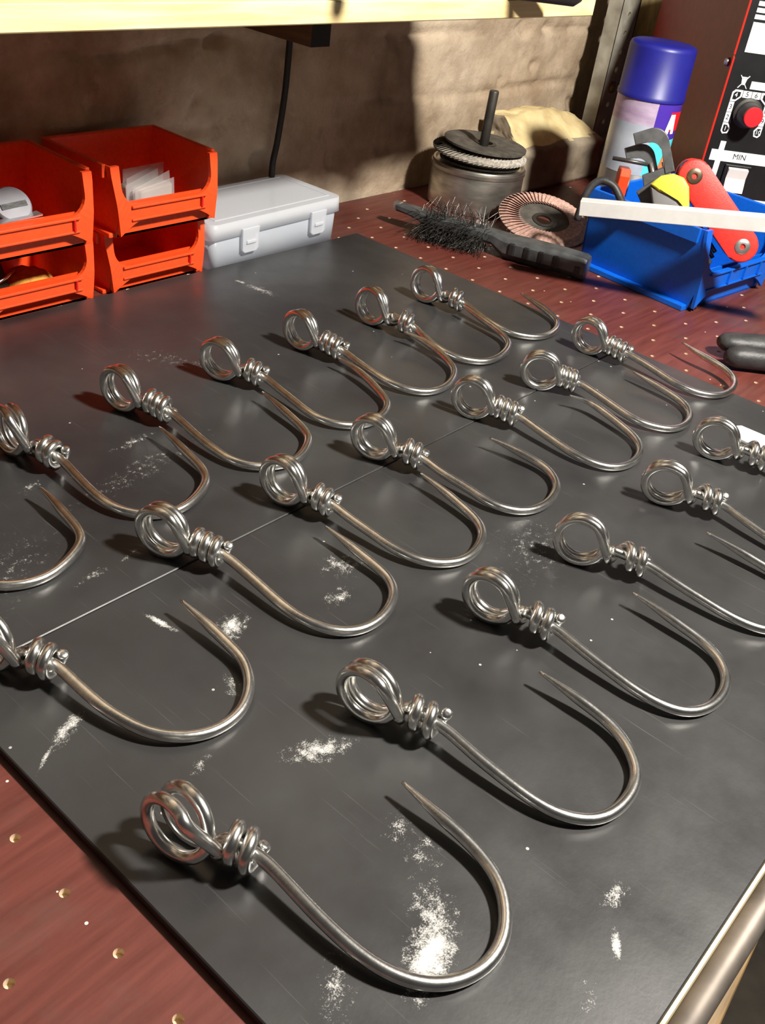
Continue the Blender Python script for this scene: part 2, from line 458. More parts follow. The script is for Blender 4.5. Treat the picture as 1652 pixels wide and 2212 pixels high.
# ------------------------------------------------------------------ workbench with drilled board
bench = empty('workbench', (0.6, 0.35, -0.90), label='workbench with drilled red-brown board top and pale worn front edge', cat='workbench')
b = B(); b.M = Matrix.Translation((-0.6, -0.35, 0.90))
DX, DY, RH = 0.0318, 0.0323, 0.0020
X_L, X_R, Y_F, Y_B = None, None, 0.0127, YWALL - 0.003
ks = range(-14, 43)
for k in ks:
    xc = 0.1072 + DX * k
    x0, x1 = xc - DX / 2, xc + DX / 2
    X_L = x0 if X_L is None else X_L; X_R = x1
    off = 0.2279 + (DY / 2 if k % 2 else 0)
    j0 = math.ceil((Y_F + DY / 2 + 0.001 - off) / DY); j1 = math.floor((Y_B - DY / 2 - 0.001 - off) / DY)
    ycur = Y_F
    for j in range(j0, j1 + 1):
        yc = off + j * DY
        ya, yb = yc - DY / 2, yc + DY / 2
        if j == j0:
            b.mi = 0; b.face(b.vs([(x0, Y_F, ZW), (x1, Y_F, ZW), (x1, ya, ZW), (x0, ya, ZW)]))
        if (0.14 < xc < 0.71 and 0.03 < yc < 0.60):
            b.mi = 0; b.face(b.vs([(x0, ya, ZW), (x1, ya, ZW), (x1, yb, ZW), (x0, yb, ZW)]))
        else:
            sq = []
            for sx, sy, ex, ey in ((1, 1, -1, 1), (-1, 1, -1, -1), (-1, -1, 1, -1), (1, -1, 1, 1)):
                for q in range(4):
                    t = q / 4
                    sq.append((xc + DX / 2 * (sx + (ex - sx) * t), yc + DY / 2 * (sy + (ey - sy) * t), ZW))
            ci = [(xc + RH * math.cos(R(45 + 22.5 * q)), yc + RH * math.sin(R(45 + 22.5 * q))) for q in range(16)]
            S = b.vs(sq); T = b.vs([(x, y, ZW) for x, y in ci]); U = b.vs([(x, y, ZW - 0.0035) for x, y in ci])
            for q in range(16):
                r_ = (q + 1) % 16
                b.mi = 0; b.face([S[q], S[r_], T[r_], T[q]])
                b.mi = 1; b.face([T[q], T[r_], U[r_], U[q]])
            b.face(U)
        ycur = yb
    b.mi = 0; b.face(b.vs([(x0, ycur, ZW), (x1, ycur, ZW), (x1, Y_B, ZW), (x0, Y_B, ZW)]))
b.mi = 0
b.box(X_L, X_R, Y_F, Y_B, ZW - 0.021, ZW - 0.005)
o = b.done('board_top', ['bench_film', 'raw_wood'], bench)
tag(o, 'red-brown film-faced board drilled with rows of small holes')
b = B(); b.M = Matrix.Translation((-0.6, -0.35, 0.90))
b.box(X_L, X_R, 0.0112, 0.01275, ZW - 0.021, ZW + 0.0012, 0.0004)
tag(b.done('edge_lipping', 'edge_wood', bench), 'pale worn strip along the front edge')
b = B(); b.M = Matrix.Translation((-0.6, -0.35, 0.90))
b.tube([(X_L, 0.0058, -0.0205), (X_R, 0.0058, -0.0205)], 0.0056, 20)
b.box(X_L, X_R, 0.0058, 0.0113, -0.026, -0.021)
tag(b.done('front_rail', 'rail_steel', bench), 'round dark steel rail under the front edge')
b = B(); b.M = Matrix.Translation((-0.6, -0.35, 0.90)) @ Matrix.Translation((0.2734, -0.0039, 0)) @ Matrix.Rotation(R(4.8), 4, 'Z')
b.box(-0.45, 0.9, 0.0, 0.012, -0.16, -0.05, 0.002)
b.done('apron', 'ochre_wood', bench)
for (lx, ly) in ((-0.25, 0.08), (1.38, 0.08), (-0.25, 0.64), (1.38, 0.64)):
    b = B(); b.M = Matrix.Translation((-0.6, -0.35, 0.90))
    b.box(lx - 0.035, lx + 0.035, ly - 0.035, ly + 0.035, -0.90, -0.026, 0.003)
    b.done('leg', 'bench_leg', bench)

# two steel plates side by side, the joint running across under the middle row
for (y0, y1, top, lab) in ((0.0129, 0.3122, 0.0, 'dark grey steel plate along the bench front under two rows of hooks'),
                           (0.3126, 0.6225, 0.00035, 'dark grey steel plate nearer the wall under the back row of hooks')):
    b = B()
    b.box(0.1243, 0.7265, y0, y1, ZW, top, 0.0005, 1)
    for f in b.bm.faces:
        if abs(f.normal.z) < 0.5 and f.calc_center_median().z < top - 0.001: f.material_index = 1
    tag(b.done('steel_plate', ['plate_steel', 'plate_edge']), lab, 'steel plate', 'steel plates on the bench')

# ------------------------------------------------------------------ shelf on the wall
shelf = empty('wall_shelf', (0.25, 0.71, 0.2215), label='pale pine shelf board fixed to the wall above the red bins', cat='shelf')
b = B(); b.M = Matrix.Translation((-0.25, -0.71, -0.2215))
b.box(-0.35, 0.8435, 0.4788, 0.7105, 0.2215, 0.2352, 0.0008, 1)
b.done('board', 'pine', shelf)
for xb in (0.5195, -0.15):
    b = B(); b.M = Matrix.Translation((-0.25, -0.71, -0.2215))
    b.box(xb, xb + 0.0185, 0.5050, 0.7105, 0.2020, 0.2214)
    for f in b.bm.faces:
        if f.calc_center_median().y < 0.506 - 0.71: f.material_index = 1
    tag(b.done('bearer', ['dark_wood', 'black_end'], shelf), 'dark wooden bearer under the shelf')

b = B(); b.box(0.40, 0.832, 0.515, 0.605, 0.2353, 0.290, 0.003)  # unseen tray, added to carry the bars and darken hook reflections
tag(b.done('added_bar_tray', 'blocker_grey'), 'unseen dark grey tray added on the pine shelf to carry the shadow bars', 'tray')
b = B(); b.box(-0.33, 0.832, 0.610, 0.7085, 0.2353, 0.62, 0.003)  # unseen crate, added to keep the bright wall out of hook reflections
tag(b.done('added_dark_crate', 'blocker_grey'), 'unseen dark grey crate added on the pine shelf to darken hook reflections', 'crate')
for (x, ye, lab) in ((0.699, 0.355, 'unseen round bar added to shade the shelf edge, reaching out furthest'),
                     (0.5217, 0.399, 'unseen pointed bar added to shade the shelf edge')):  # unseen bars, added to cast soft shadows on the shelf edge
    b = B()
    pts = [(x, 0.60, 0.2968), (x, 0.55, 0.2968), (x, ye + 0.012, 0.2968), (x, ye, 0.2968)]
    b.tube(pts, [0.0065, 0.0065, 0.0065, 0.0065 if ye < 0.4 else 0.003], 14)
    tag(b.done('added_shadow_bar', 'rod_dark'), lab, 'bar')
hd = empty('screwdriver', (0.80, 0.50, 0.2353), label='screwdriver with dark plastic grip lying over the pine shelf edge', cat='screwdriver')
hv = Vector((0.77, -0.64, 0))
b = B(); b.tube([Vector((-0.105, -0.008, 0.009)) + hv * t_ for t_ in (0.0, 0.03, 0.072, 0.0775)], [0.0078, 0.0088, 0.0088, 0.005], 16)
b.done('grip', 'tool_black', hd)
b = B(); b.tube([Vector((-0.105, -0.008, 0.009)) + hv * t_ for t_ in (-0.045, 0.0)], 0.003, 10)
b.done('shaft', 'key_steel', hd)

cb = empty('added_dark_cabinet', (1.35, 0.709, 0.36), label='unseen dark cabinet added above the stone block to darken hook reflections', cat='cabinet')  # unseen cabinet, added so the wires reflect something dark
b = B(); b.box(-0.47, 0.55, -0.14, 0.0, 0.0, 0.60, 0.003); b.done('body', 'panel_black', cb)
for s in (0, 1):
    b = B(); b.box(-0.465 + 0.51 * s, 0.035 + 0.51 * s, -0.146, -0.1405, 0.006, 0.594, 0.002); dr_ = b.done('door', 'panel_black', cb)
    b = B(); b.box(0.0 + 0.065 * s, 0.012 + 0.065 * s, -0.158, -0.146, 0.26, 0.36, 0.002); b.done('handle', 'key_steel', dr_)

# cable hanging down the wall
pts = catmull([(0.694, 0.700, 0.222), (0.694, 0.702, 0.170), (0.692, 0.702, 0.120), (0.687, 0.703, 0.075), (0.682, 0.703, 0.050), (0.684, 0.7035, 0.02), (0.690, 0.7045, ZW + 0.0036)], 6)
b = B(); b.tube(pts, 0.0031, 10)
tag(b.done('cable', 'black_cable'), 'black cable hanging down the wall behind the clear plastic box', 'cable')

# ------------------------------------------------------------------ wire hooks

# hooks: position (mm), heading, eye centre and bend traced along the wire, in each hook's own frame (mm)
HOOKS = {
    'a0': (166.9, 407.8, -91.1, (-34.7, -8.2), [(0.2, 0.0), (12.6, -0.4), (25.4, -0.7), (37.7, 0.0), (47.0, 2.7), (53.4, 7.5), (57.9, 13.7), (61.1, 21.0), (62.3, 32.0), (58.0, 45.9), (51.4, 57.3), (45.2, 62.0), (38.5, 63.2), (25.6, 64.1), (10.9, 65.0), (1.5, 64.8)]),
    'a1': (256.4, 423.8, -93.1, (-34.7, -8.2), [(0.0, 0.0), (14.4, -0.4), (29.3, -0.7), (43.6, 0.0), (54.4, 2.8), (61.8, 7.7), (67.1, 14.1), (70.8, 21.6), (72.2, 33.0), (67.2, 47.3), (59.5, 59.1), (52.3, 63.9), (44.6, 65.2), (29.6, 66.0), (12.4, 67.0), (1.5, 66.8)]),
    'a2': (340.1, 429.8, -92.2, (-34.9, -10.6), [(0.0, 0.0), (17.0, -0.7), (33.5, -1.4), (54.4, 0.0), (65.2, 3.2), (72.4, 9.4), (77.7, 18.4), (80.8, 28.3), (79.3, 39.8), (72.0, 53.0), (66.2, 59.7), (58.2, 62.8), (45.4, 64.8), (31.8, 65.9), (18.4, 67.9), (10.9, 67.5)]),
    'a3': (422.2, 432.0, -95.1, (-28.9, -14.5), [(0.0, 0.0), (16.8, -0.2), (33.4, 0.0), (49.6, 0.2), (62.0, 3.4), (70.2, 10.0), (75.2, 18.0), (78.5, 30.6), (73.2, 48.5), (65.6, 58.5), (56.8, 62.2), (39.3, 66.3), (20.1, 68.3), (4.1, 65.7)]),
    'a4': (499.0, 428.4, -94.4, (-35.6, -9.5), [(0.0, 0.0), (14.7, -0.7), (30.8, 0.0), (45.9, 1.5), (57.7, 5.7), (66.5, 12.9), (71.7, 23.8), (71.3, 39.2), (63.5, 56.1), (53.6, 64.9), (41.3, 69.1), (25.5, 71.5), (9.9, 69.8), (-0.7, 65.5)]),
    'a5': (579.5, 426.4, -101.9, (-37.5, -13.2), [(0.0, 0.0), (15.9, -1.2), (34.4, 0.0), (47.3, 5.5), (55.6, 14.5), (60.5, 26.5), (58.5, 41.5), (50.2, 58.9), (40.8, 66.5), (29.5, 68.6), (14.7, 67.7), (-3.2, 65.6), (-15.2, 65.1)]),
    'a6': (655.6, 434.5, -98.2, (-36.3, -9.3), [(0.0, 0.0), (19.9, -0.5), (38.4, 0.0), (52.8, 4.3), (62.4, 13.3), (68.4, 26.3), (66.9, 43.6), (59.3, 59.1), (50.5, 64.7), (35.2, 68.1), (21.4, 68.5), (5.6, 67.8)]),
    'b0': (162.2, 282.4, -86.6, (-30.7, -12.5), [(0.0, 0.0), (11.0, -0.4), (21.2, -0.3), (31.9, 0.0), (41.5, 1.8), (50.5, 4.1), (58.0, 8.4), (64.9, 15.0), (69.9, 23.6), (71.7, 33.6), (70.3, 43.5), (65.0, 53.2), (57.8, 59.9), (49.4, 64.4), (39.2, 65.5), (27.5, 66.7), (15.2, 67.4), (3.7, 68.0)]),
    'b1': (269.5, 296.5, -91.1, (-31.5, -13.4), [(0.0, 0.0), (17.7, 0.4), (29.9, 0.2), (41.7, 0.0), (52.5, 0.5), (61.6, 2.5), (70.4, 6.7), (76.9, 13.2), (80.9, 22.3), (80.9, 35.0), (76.6, 47.8), (70.0, 56.2), (61.6, 60.4), (51.9, 60.9), (40.2, 61.0), (26.8, 61.2), (13.6, 61.0)]),
    'b2': (347.3, 292.3, -89.1, (-31.8, -7.3), [(0.0, 0.0), (11.7, -0.8), (23.2, -0.4), (34.5, 0.0), (45.7, 0.4), (55.0, 2.8), (63.0, 6.6), (70.7, 15.1), (75.5, 26.1), (74.3, 40.9), (68.8, 53.7), (60.6, 60.9), (50.6, 63.5), (36.8, 66.0), (23.6, 67.4), (9.8, 68.4)]),
    'b3': (429.5, 293.3, -89.1, (-32.3, -9.7), [(0.0, 0.0), (13.9, -1.6), (27.1, -1.0), (38.5, 0.0), (50.7, -0.3), (60.5, 2.6), (68.0, 8.5), (73.4, 17.7), (74.9, 33.1), (70.2, 50.5), (62.8, 59.2), (52.4, 63.8), (40.3, 63.3), (27.5, 61.7), (10.9, 57.8)]),
    'b4': (528.5, 287.8, -95.7, (-30.8, -14.6), [(0.0, 0.0), (14.9, -0.5), (28.8, -0.2), (42.4, 0.0), (54.7, 1.7), (65.0, 5.5), (73.6, 15.1), (76.3, 29.4), (72.9, 45.2), (66.0, 54.9), (56.7, 60.4), (43.6, 63.1), (27.9, 65.2), (11.9, 65.3), (-0.3, 57.8)]),
    'b5': (611.5, 291.0, -96.5, (-22.8, -18.3), [(0.0, 0.0), (14.9, 0.5), (30.1, 0.0), (45.0, -0.4), (58.3, 0.9), (67.7, 7.4), (75.2, 16.6), (77.2, 29.9), (72.9, 45.7), (64.2, 55.5), (52.7, 59.7), (39.1, 60.1), (24.8, 59.3), (10.1, 58.4)]),
    'b6': (692.4, 293.0, -94.9, (-33.1, -7.9), [(0.0, 0.0), (14.2, 0.8), (30.0, 0.0), (45.4, -0.7), (58.5, 1.7), (68.8, 8.5), (75.8, 20.7), (76.3, 37.0), (70.5, 53.2), (62.0, 61.6), (50.9, 65.2), (36.9, 65.7), (24.8, 65.2), (9.9, 67.7)]),
    'c0': (161.0, 151.1, -90.4, (-28.6, -11.3), [(0.0, 0.0), (12.8, 0.2), (25.9, -0.2), (37.9, 0.0), (49.0, 0.8), (58.7, 2.8), (67.7, 6.7), (75.6, 13.0), (81.2, 22.3), (83.7, 33.3), (81.9, 44.5), (76.4, 53.4), (68.8, 60.6), (58.8, 64.4), (47.9, 65.9), (35.4, 65.9), (23.8, 65.9), (13.0, 66.2)]),
    'c1': (262.4, 145.0, -90.8, (-32.8, -11.0), [(0.0, 0.0), (10.4, -0.2), (21.7, -0.5), (32.1, 0.0), (42.4, 0.5), (51.8, 1.8), (61.0, 4.9), (70.2, 12.4), (75.2, 23.0), (75.6, 37.8), (72.4, 49.1), (67.1, 55.5), (57.4, 61.9), (47.1, 64.7), (35.9, 64.9), (23.8, 64.3), (8.8, 63.2)]),
    'c2': (357.4, 146.6, -93.6, (-34.6, -10.6), [(0.0, 0.0), (13.0, -0.6), (25.3, -0.5), (37.0, 0.0), (48.3, 0.5), (58.4, 2.7), (68.0, 7.2), (74.9, 16.1), (77.5, 29.1), (75.6, 42.4), (70.1, 52.2), (61.9, 58.5), (50.8, 61.2), (37.5, 61.1), (23.8, 60.9), (8.1, 59.3)]),
    'c3': (445.5, 141.3, -89.7, (-37.0, -15.2), [(0.0, 0.0), (13.0, -0.6), (25.3, -0.5), (37.0, 0.0), (48.3, 0.5), (58.4, 2.7), (68.0, 7.2), (74.9, 16.1), (77.5, 29.1), (75.6, 42.4), (70.1, 52.2), (61.9, 58.5), (50.8, 61.2), (37.5, 61.1), (23.8, 60.9), (8.1, 59.3)]),
    'c4': (542.5, 139.9, -99.8, (-32.4, -19.6), [(0.0, 0.0), (13.0, -0.6), (25.3, -0.5), (37.0, 0.0), (48.3, 0.5), (58.4, 2.7), (68.0, 7.2), (74.9, 16.1), (77.5, 29.1), (75.6, 42.4), (70.1, 52.2), (61.9, 58.5), (50.8, 61.2), (37.5, 61.1), (23.8, 60.9), (8.1, 59.3)]),
    'c5': (623.0, 143.1, -99.8, (-34.7, -15.9), [(0.0, 0.0), (13.0, -0.6), (25.3, -0.5), (37.0, 0.0), (48.3, 0.5), (58.4, 2.7), (68.0, 7.2), (74.9, 16.1), (77.5, 29.1), (75.6, 42.4), (70.1, 52.2), (61.9, 58.5), (50.8, 61.2), (37.5, 61.1), (23.8, 60.9), (8.1, 59.3)]),
}
WD = 0.0054
HE = 0.0105
RC = 0.0130
def build_hook(key, label, group):
    x, y, az, (ru, rv), path = HOOKS[key]
    rnd = random.Random(key)
    root = empty('wire_hook', (x / 1e3, y / 1e3, 0.00035 if key[0] == 'a' else 0.0), R(az), label, 'hook', group)
    O = Vector((ru / 1e3, rv / 1e3, RC + WD / 2 + 0.0001)); E = Vector((0, 0, HE))
    a = (E - O); Lr = a.length; a.normalize()
    lean = R(LEAN.get(key, rnd.uniform(0, 9)))
    bb = Vector((0, 0, 1)); bb = (bb - a * bb.dot(a)).normalized()
    n = a.cross(bb)
    bb = bb * math.cos(lean) + n * -math.sin(lean)
    n = a.cross(bb)
    O.z = RC * abs(bb.z) + WD / 2 + 0.0002
    sp = WD * SPLAY.get(key, rnd.uniform(1.02, 1.15))
    rc = rnd.uniform(0.0057, 0.0062)
    s0 = min(0.0165, Lr - 0.0140); s1 = Lr - 0.0006
    turns = 935.0 + (360.0 if key in ('b1', 'b4', 'b5', 'b6', 'a2', 'a4') else 0.0) + rnd.uniform(-60, 5)
    pitch = WD * (1.02 if key[0] != 'c' else rnd.uniform(1.05, 1.28))
    def coil(phi):
        w = (phi - 100.0) / 360.0                                     # turns made so far: one open turn, then tight ones
        open_ = max(s0, s1 - (turns / 360.0 - 0.8) * pitch)
        s = s0 + (open_ - s0) * w / 0.8 if w < 0.8 else open_ + (s1 - open_) * (w - 0.8) / (turns / 360.0 - 0.8)
        return O + a * s + (bb * math.cos(R(phi)) + n * math.sin(R(phi))) * rc
    ar = Matrix.Rotation(R(YAW.get(key, -6.0)), 3, 'Z') @ a              # the eye is twisted a little against the wrap
    br_ = (Vector((0, 0, 1)) - ar * ar.z).normalized(); nr = ar.cross(br_)
    br_ = br_ * math.cos(lean) - nr * math.sin(lean); nr = ar.cross(br_)
    # eye: two turns, entering from the shank and leaving towards the wrap
    c = [O + a * 0.0200, O + a * 0.0165 - bb * 0.0015 - n * 0.0006]
    psi = -42.0
    while psi > -672:
        t = (-42 - psi) / 630.0
        c.append(O + a * 0.0010 + (ar * math.cos(R(psi)) + br_ * math.sin(R(psi))) * (RC + (0.0004 if t > 0.5 else 0)) + nr * (-0.5 * sp + 1.75 * sp * t))
        psi -= 20.0
    c += [coil(100), coil(120), coil(142)]
    B().tube(smooth_path(catmull(c, 4), 2), WD / 2, 12).done('eye_loop', 'wire', root)
    # wrap around the shank with its cut end
    pts = [coil(100 + turns * i / 72) for i in range(73)]
    end = (pts[-1] - pts[-2]).normalized()
    pts += [pts[-1] + end * WD * 0.10, pts[-1] + end * WD * 0.17, pts[-1] + end * WD * 0.20]
    B().tube(pts, [WD / 2] * (len(pts) - 3) + [WD * 0.47, WD * 0.36, WD * 0.15], 12).done('wire_wrap', 'wire', root)
    # shank, bend and sharpened tip
    U = max(p[0] for p in path) / 1e3
    P3 = [Vector((u / 1e3, v / 1e3, WD / 2 + 0.0001 + (HE - WD / 2) * (1 - u / 1e3 / U))) for u, v in path]
    P3 = [O + a * 0.0180, O + a * ((0.0180 + Lr) / 2)] + P3
    pts = smooth_path(resample(catmull(P3, 8), 72), 6)
    rs = []
    for i in range(len(pts)):
        t = i / (len(pts) - 1)
        rs.append(WD / 2 * (1.0 if t < 0.88 else 1.0 - 0.72 * ((t - 0.88) / 0.12) ** 1.15))
    B().tube(pts, rs, 12).done('shank', 'wire', root)
    return root

ORD = ['first', 'second', 'third', 'fourth', 'fifth', 'sixth', 'seventh']
ROWS = {'a': ('row nearest the wall', 'hooks in the row nearest the wall'), 'b': ('middle row', 'hooks in the middle row'),
        'c': ('row along the bench front', 'hooks in the row along the bench front')}
SPLAY = {'c0': 1.75, 'a1': 1.25, 'b0': 1.2, 'c1': 1.2}
LEAN = {'c0': 10}
YAW = {'c0': -17, 'c1': -9, 'b0': -10, 'a1': -12, 'c4': -2, 'c5': -2}
for key in sorted(HOOKS):
    rn, gr = ROWS[key[0]]
    build_hook(key, 'steel wire hook, %s from the bare red board in the %s' % (ORD[int(key[1])], rn), gr)

# ------------------------------------------------------------------ picking bins
def build_bin(name, loc, rz, W, L, H, mats, label, group, slots=1):
    root = empty(name, loc, rz, label, 'storage bin', group)
    body, dark = mats
    t = 0.0018
    zl = 0.47 * H                                # height of the front lip
    tap = lambda z: 0.90 + 0.10 * min(1.0, max(0.0, z / (0.9 * H)))
    fy = lambda z: 0.0 if z < zl else 0.16 * (z - zl)
    b = B()
    b.box(-W / 2, W / 2, 0.006, L, 0.0, t)
    b.box(-W / 2, W / 2, L - t, L, 0.0, H)
    for s in (-1, 1):
        xa, xb = sorted((s * W / 2, s * (W / 2 - t)))
        b.prism([(0.006, 0.0), (L, 0.0), (L, H), (fy(H) + 0.001, H), (0.001, zl), (0.001, 0.24 * H)], xa, xb, 'yz')
    b.box(-W / 2, W / 2, 0.006, 0.006 + t, 0.0, zl)
    b.warp(lambda v: (v.x * tap(v.z), v.y, v.z))
    b.done('tray', body, root)
    # front frame: posts, rounded corners and lip
    pw, rc = 0.0075 * (H / 0.05) ** 0.5, 0.26 * H
    st = []
    for i in range(5):
        z = H - (H - zl - rc) * i / 4
        st.append(((-W / 2 + pw, z), (-W / 2 * tap(z), z)))
    for i in range(1, 7):
        an = R(180 + 90 * i / 6)
        zi = zl + rc - (zl + rc - 0.05 * H) * i / 6
        st.append(((-W / 2 + pw + rc + rc * math.cos(an), zl + rc + rc * math.sin(an)), (-W / 2 * tap(zi), zi)))
    xm = -W / 2 + pw + rc
    for i in range(1, 7):
        k = min(1.0, i / 3)
        st.append(((xm + (0 - xm) * i / 6, zl), (-W / 2 * tap(0) + (W / 2 * tap(0)) * i / 6, 0.05 * H + 0.20 * H * math.sin(k * math.pi / 2))))
    st = st + [((-a[0], a[1]), (-c[0], c[1])) for a, c in st[-2::-1]]
    b = B()
    F = [b.vs([(a[0], fy(a[1]) - 0.0020, a[1]), (c[0], fy(c[1]) - 0.0020, c[1]), (a[0], fy(a[1]) + 0.0012, a[1]), (c[0], fy(c[1]) + 0.0012, c[1])]) for a, c in st]
    for p, q in zip(F, F[1:]):
        b.face([p[0], p[1], q[1], q[0]]); b.face([p[2], q[2], q[3], p[3]])
        b.face([p[0], q[0], q[2], p[2]]); b.face([p[1], p[3], q[3], q[1]])
    for p in (F[0], F[-1]): b.face([p[0], p[2], p[3], p[1]])
    b.box(-W / 2 + pw + rc * 0.5, W / 2 - pw - rc * 0.5, -0.0042, -0.0018, zl - 0.0022, zl, 0.0006)
    b.box(-W / 2 + pw + rc * 0.5, W / 2 - pw - rc * 0.5, -0.0036, -0.0018, 0.25 * H, 0.25 * H + 0.0018, 0.0005)
    fr = b.done('front_lip', body, root)
    for i in range(slots):
        xs_ = W * 0.30 if slots == 1 else -W * 0.12 + W * 0.2 * i
        b = B(); b.box(xs_, xs_ + 0.0013 * (H / 0.05), -0.0044, -0.0019, 0.28 * H, zl - 0.002)
        b.done('label_slot', dark, fr)
    # rim flange around the sides and back
    b = B()
    h = 0.17 * H
    y0 = fy(H) + 0.004
    b.box(-W / 2 - 0.0028, -W / 2 + 0.0006, y0, L + 0.002, H - h, H + 0.0008, 0.0008)
    b.box(W / 2 - 0.0006, W / 2 + 0.0028, y0, L + 0.002, H - h, H + 0.0008, 0.0008)
    b.box(-W / 2, W / 2, L - 0.001, L + 0.0026, H - h, H + 0.0008, 0.0008)
    b.done('rim', body, root)
    # stacking runners below
    for s in (-1, 1):
        xa, xb = sorted((s * W * 0.445, s * (W * 0.5 + 0.0005)))
        b = B(); b.box(xa, xb, 0.006, L, 0.0, 0.07 * H, 0.0008)
        b.done('runner', body, root)
    return root

G = 'red picking bins stacked against the wall'
RED = ('red_plastic', 'red_dark')
build_bin('picking_bin', (0.372, 0.627, ZW), 0, 0.1025, 0.082, 0.050, RED, 'red plastic bin at the bottom of the stack, away from the clear box', G)
build_bin('picking_bin', (0.4845, 0.628, ZW), 0, 0.1005, 0.081, 0.050, RED, 'red plastic bin at the bottom of the stack beside the clear box', G)
build_bin('picking_bin', (0.363, 0.612, 0.0462), 0, 0.104, 0.086, 0.055, RED, 'red plastic bin on top holding a small grey bottle', G)
build_bin('picking_bin', (0.484, 0.614, 0.0462), 0, 0.103, 0.086, 0.055, RED, 'red plastic bin on top holding a bundle of clear bags', G)
build_bin('picking_bin', (0.9345, 0.3125, ZW), R(-6.0), 0.145, 0.135, 0.078, ('blue_plastic', 'blue_plastic'), 'blue plastic bin full of hand tools in front of the welder', None, 3)

# things in the red bins
bag = empty('plastic_bags', (0.486, 0.645, 0.0482), R(12), 'bundle of clear plastic bags in the upper red bin', 'plastic bags')
b = B(); b.box(-0.019, 0.019, -0.012, 0.012, 0.0, 0.027, 0.002)
b.done('card_stack', 'paper', bag)
rnd = random.Random(3)
for i in range(5):
    b = B(); b.M = Matrix.Translation((rnd.uniform(-0.006, 0.006), -0.013 + 0.005 * i, 0.0)) @ Matrix.Rotation(rnd.uniform(-0.25, 0.25), 4, 'Z') @ Matrix.Rotation(rnd.uniform(-0.16, 0.16), 4, 'Y')
    b.box(-0.024, 0.024, -0.0002, 0.0002, 0.002, 0.030 + 0.002 * i)
    b.done('bag', 'clear_bag', bag)
cap = empty('small_bottle', (0.3655, 0.655, 0.0482), 0, 'small grey bottle with a slotted round cap in the upper red bin', 'bottle')
av = (Vector((0.3615, 0.635, 0.0776)) - Vector((0.3655, 0.658, 0.0560))).normalized()
xv = Vector((1, 0, 0)); xv = (xv - av * xv.dot(av)).normalized()
CM = basis(Vector((0.3615, 0.635, 0.0776)) - Vector((0.3655, 0.655, 0.0482)), xv, av.cross(xv), av)
b = B(); b.M = CM; b.lathe([(0.0100, -0.030), (0.0110, -0.028), (0.0110, -0.004), (0.0, -0.004)], 28); b.done('body', 'grey_plastic', cap, autosmooth=40)
b = B(); b.M = CM; b.lathe([(0.0125, -0.005), (0.0138, -0.003), (0.0138, 0.002), (0.0125, 0.004), (0.0, 0.0045)], 36); b.done('cap', 'grey_plastic', cap, autosmooth=40)
b = B(); b.M = CM; b.box(-0.0095, 0.0095, -0.0035, 0.0005, 0.0040, 0.0050); b.done('slot', 'black_rubber', cap)
b = B(); b.M = Matrix.Translation((0.345, 0.6245, 0.0705)) @ Matrix.Rotation(R(-4), 4, 'Y'); b.box(-0.032, 0.032, -0.004, 0.004, 0.0, 0.0012)
tag(b.done('metal_strip', 'bright_metal'), 'thin bright metal strip lying on the lip of the upper red bin', 'metal strip')
b = B(); b.M = Matrix.Translation((0.388, 0.668, ZW + 0.002))
b.lathe([(0.0, 0.0), (0.020, 0.0), (0.022, 0.007), (0.015, 0.014), (0.0, 0.016)], 20)
b.warp(lambda v: (v.x, v.y, v.z + 0.002 * noise.noise(v * 180)))
tag(b.done('sponge', 'orange_sponge'), 'orange sponge lump in the lower red bin', 'sponge')
clip = empty('metal_clip', (0.352, 0.662, ZW + 0.002), R(20), 'dark metal clip with bright edges in the lower red bin', 'clip')
b = B(); b.M = Matrix.Rotation(R(-18), 4, 'X'); b.box(-0.015, 0.015, -0.010, 0.010, 0.003, 0.026, 0.002); b.done('body', 'tool_black', clip)
b = B(); b.tube([(-0.016, -0.012, 0.018), (0.004, -0.014, 0.022), (0.014, -0.013, 0.025)], 0.0012, 8); b.done('edge_wire', 'bright_metal', clip)

# ------------------------------------------------------------------ clear compartment box
bx = empty('clear_box', (0.6195, 0.6255, ZW), R(2.5), 'clear frosted plastic box with two latches beside the red bins', 'box')
def shell(b, w0, d0, w1, d1, z0, z1, t, r, closed_bottom, y_off=0.0):
    def ring(w, d, z, rr):
        out = []
        for cx, cy, a0 in ((w / 2 - rr, d - rr, 0), (-w / 2 + rr, d - rr, 90), (-w / 2 + rr, rr, 180), (w / 2 - rr, rr, 270)):
            for i in range(5): out.append((cx + rr * math.cos(R(a0 + 22.5 * i)), y_off + cy + rr * math.sin(R(a0 + 22.5 * i)), z))
        return out
    def sh(w, d, z): return b.vs([(x, y, z) for x, y, z in ring(w, d, z, r)])
    O0, O1 = sh(w0, d0, z0), sh(w1, d1, z1)
    I0 = b.vs([(x, y + t, z) for x, y, z in ring(w0 - 2 * t, d0 - 2 * t, z0 + (t if closed_bottom else 0), r)])
    I1 = b.vs([(x, y + t, z) for x, y, z in ring(w1 - 2 * t, d1 - 2 * t, z1 - (0 if closed_bottom else t), r)])
    n = len(O0)
    for i in range(n):
        j = (i + 1) % n
        b.face([O0[i], O0[j], O1[j], O1[i]], True); b.face([I0[j], I0[i], I1[i], I1[j]], True)
        if closed_bottom: b.face([O1[i], O1[j], I1[j], I1[i]])
        else: b.face([O0[j], O0[i], I0[i], I0[j]])
    if closed_bottom: b.face(O0[::-1]); b.face(I0)
    else: b.face(O1); b.face(I1[::-1])
b = B(); shell(b, 0.160, 0.076, 0.164, 0.079, 0.0, 0.0315, 0.0013, 0.006, True); b.done('base', 'frosted', bx)
b = B(); shell(b, 0.172, 0.0835, 0.168, 0.080, 0.0300, 0.0440, 0.0013, 0.007, False, -0.0022)
